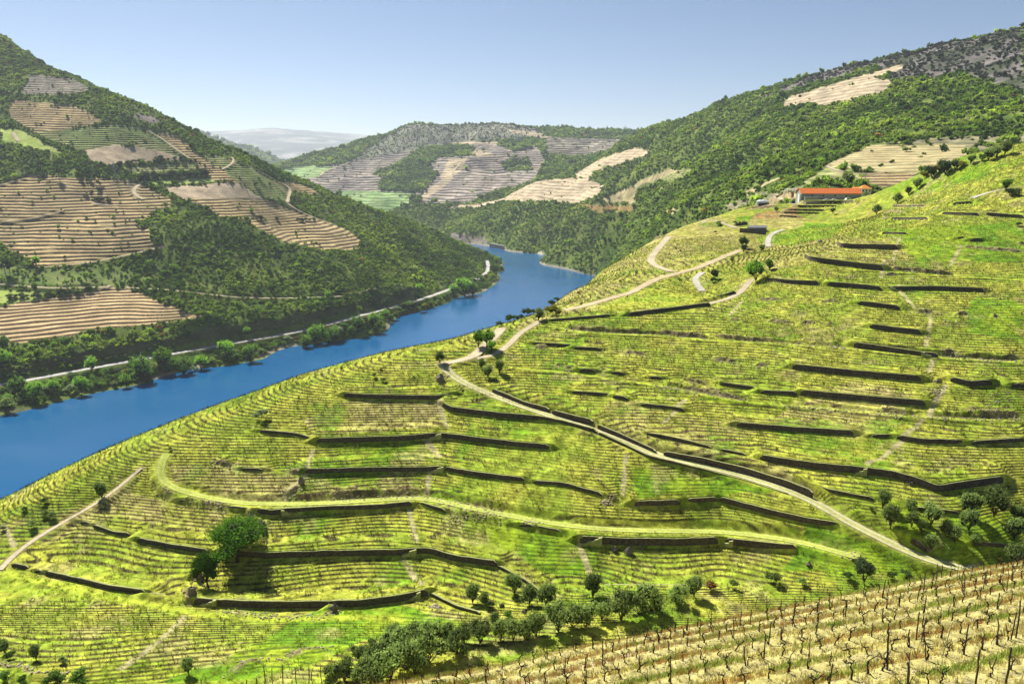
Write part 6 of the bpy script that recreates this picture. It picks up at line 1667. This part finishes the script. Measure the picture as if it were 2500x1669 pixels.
# power pylons
M_steel = plain("galvanised_steel", (.40,.42,.43), .5, .1, 1, metal=.3)
def pylon(S_, u, v, hpx, lab):
    hx, hy = S_.hit([u], [v], S_.H); x, y = float(hx[0]), float(hy[0]); z = float(S_.look(S_.H, x, y))
    h = (ray(u, v - hpx)[1] - ray(u, v)[1]) * y; e = empty("power_pylon", (x, y, z), .5, label=lab, cat="pylon", kind="thing"); r = max(.09, y / F * .22)
    mb = MB(); b_ = h * .07
    for sx_ in (-1, 1):
        for sy_ in (-1, 1): mb.tube([(sx_ * b_, sy_ * b_, -1), (sx_ * .4, sy_ * .4, h)], [r, r * .8], 4)
    for k in range(7):
        f0, f1 = k / 7, (k + 1) / 7; w0, w1 = b_ * (1 - f0) + .4 * f0, b_ * (1 - f1) + .4 * f1
        for s in (-1, 1): mb.tube([(-w0, s * w0, f0 * h), (w1, s * w1, f1 * h)], [r * .5, r * .5], 3); mb.tube([(w0, s * w0, f0 * h), (-w1, s * w1, f1 * h)], [r * .5, r * .5], 3)
    mb.obj("lattice_mast", M_steel, parent=e)
    for zf_, wd in ((.72, .16), (.84, .13), (.96, .09)):
        mb = MB(); mb.tube([(-h * wd, 0, h * zf_), (0, 0, h * zf_ + h * .02), (h * wd, 0, h * zf_)], [r * .7, r, r * .7], 4); mb.obj("cross_arm", M_steel, parent=e)
pylon(SF, 281, 437, 44, "pale lattice pylon on the left hill beside the green hedges")
pylon(SF, 317, 470, 32, "small pale lattice pylon at the bend of the hill track")
pylon(SF, 592, 446, 26, "pale lattice pylon among the green terraces near the ridge")
pylon(SD, 1482, 322, 15, "tiny pylon on the far skyline, left of two")
pylon(SD, 1526, 322, 15, "tiny pylon on the far skyline, right of two")
# far houses
def far_house(S_, u, v, w, h, lab, mw, mr, flat=False):
    hx, hy = S_.hit([u], [v], S_.H); x, y = float(hx[0]), float(hy[0]); z = float(S_.look(S_.H, x, y)); s = y / F
    e = empty("house", (x, y, z), .2, label=lab, cat="house", kind="thing"); W2 = w * s; H2 = h * s
    mb = MB(); mb.box((0, 0, H2 / 2 - 1), (W2, W2 * .5, H2 + 2)); mb.obj("wall", mw, parent=e)
    mb = MB(); q = W2 * .53
    if flat: mb.box((0, 0, H2 + .3), (W2 * 1.1, W2 * .6, .6))
    else: mb.poly([(-q, -q * .55, H2), (q, -q * .55, H2), (q, q * .55, H2), (-q, q * .55, H2), (-q * .8, 0, H2 + H2 * .5), (q * .8, 0, H2 + H2 * .5)], [(0,1,5,4), (1,2,5), (2,3,4,5), (3,0,4), (3,2,1,0)])
    mb.obj("roof", mr, parent=e)
    for fx in (-.3, 0, .3):
        mb = MB(); mb.box((fx * W2, -W2 * .25 - .05, H2 * .55), (W2 * .1, .2, H2 * .35)); mb.obj("window", M_glass, parent=e)
far_house(SD, 1266, 340, 18, 4, "wide pale villa on the top of the hill across the valley", M_white, M_tin, True)
far_house(SD, 1507, 356, 9, 3, "tiny house with an orange roof near the far skyline", M_white, M_tile)
far_house(SD, 1429, 334, 8, 3, "tiny pinkish house on the far plateau", M_grey, M_tile)
far_house(SF, 500, 347, 6, 3, "tiny white hut on the left ridge", M_white, M_tin)
far_house(SCc, 2291, 126, 8, 3, "tiny white house on the skyline of the right hill", M_white, M_tin)
# rail viaduct under the cliff across the river
a = PZ(1195, 601, 1.0); b = PZ(1232, 608, 1.0)
vd = empty("rail_viaduct", (a[0], a[1], 0), 0, label="low arched stone viaduct at the far waterline of the bend", cat="viaduct", kind="thing")
dx, dy = b[0] - a[0], b[1] - a[1]; Lv = math.hypot(dx, dy); an = math.atan2(dy, dx)
mb = MB(); mb.box((dx / 2, dy / 2, 8.2), (Lv, 5, 1.6), an); mb.obj("deck", M_grey, parent=vd)
for k in range(8):
    f_ = (k + .5) / 8; mb = MB(); mb.box((dx * f_, dy * f_, 3.2), (1.8, 4.4, 8.4), an); mb.obj("pier", M_grey, parent=vd)
rb = []
for px, h in BANKS:
    bx_, by_ = SB.hit(*np.array(dens(px, 5)).T)
    for k in range(len(bx_)):
        for q_ in range(3): rb.append((bx_[k] + rngv.normal() * .5, by_[k] + rngv.normal() * .8))
for (u, v, w, h) in ((2280,955,50,26),(2440,975,70,40),(2330,790,60,16),(1300,1280,50,20),(1130,1265,90,22),(2420,720,80,16),(1480,1225,30,14),(1060,1480,30,10),(2080,675,90,10),(2050,850,60,10)):
    for k in range(60):
        bx_, by_ = SB.hit([u + rngv.normal() * w * .3], [v + rngv.normal() * h * .3]); rb.append((bx_[0], by_[0]))
rb = np.array(rb); n = len(rb); rz_ = SB.look(SB.H, rb[:, 0], rb[:, 1]); sc = .10 + .24 * rngv.random(n) ** 2
scatter("rubble", np.c_[rb, rz_], np.c_[sc, sc, sc], rotz(rngv, n, .3), rngv.integers(0, 5, n), CR, "broken schist rubble along the eroded banks of the vineyard slope", "rubble")
# ------------------------------------------------------------------ outcrops
M_out = plain("outcrop_schist", (.16,.14,.12), .95, .4, .9, .12)
def outcrop(u, v, w, h, lab, seed):
    x, y, z = gz(SB, u, v); s = y / F; rng = np.random.default_rng(seed); e_ = []
    mb = MB()
    V, F_ = core(rng, (0, 0, 0), (w * s * .5, w * s * .4, h * s * .75)); mb.add(V + rng.normal(size=V.shape) * .12, F_)
    o = mb.obj("rock", M_out, label=lab, cat="rock", kind="thing"); o.location = (x, y, z + .1)
for k, q in enumerate([(1500,1345,16,14,"pale rock outcrop left part under the black wall"),(1537,1350,22,24,"tall pale rock outcrop under the black wall"),(1562,1338,12,12,"small rock right of the tall outcrop"),(640,1290,26,30,"jagged rock right of the largest tree"),(612,1262,14,10,"small rock above the jagged one"),
  (485,1410,26,36,"slanting grey rock below the smaller leafy tree"),(470,1450,28,26,"dark rock at the wall end below the leafy tree"),(735,1180,18,22,"narrow rock between the striped plots"),(815,1488,22,24,"dark rock in front of the lowest wall"),(1280,1495,14,12,"dark rock among the gully olives"),(1225,1480,12,10,"small rock left of the gully olives"),
  (2224,1184,9,10,"pale boulder below the pointed wall"),(1074,926,20,16,"dark rock under the track bend"),(2002,592,14,8,"grey outcrop left of the curved walls"),(1975,1380,16,14,"grey rock near the dark shrub"),(2265,1345,10,8,"boulder below the track side olives")]):
    outcrop(*q, seed=k)
# ------------------------------------------------------------------ air: one closed box of thin haze
HZ = 1
if HZ:
    mb = MB(); zlo, zhi = -145.0, 930.0; mb.box((0, 10500, (zlo + zhi) / 2), (44000, 23000, zhi - zlo))
    m = bpy.data.materials.new("haze"); m.use_nodes = True; t = m.node_tree
    t.nodes.remove(t.nodes["Principled BSDF"])
    pv = nd(t, "ShaderNodeVolumePrincipled"); pv.inputs["Color"].default_value = (.82, .90, 1.0, 1); pv.inputs["Density"].default_value = 5e-5
    pv.inputs["Anisotropy"].default_value = .3
    t.links.new(pv.outputs[0], t.nodes["Material Output"].inputs["Volume"])
    o = mb.obj("haze", m, label="thin bluish summer haze filling the whole valley", cat="haze", kind="stuff")
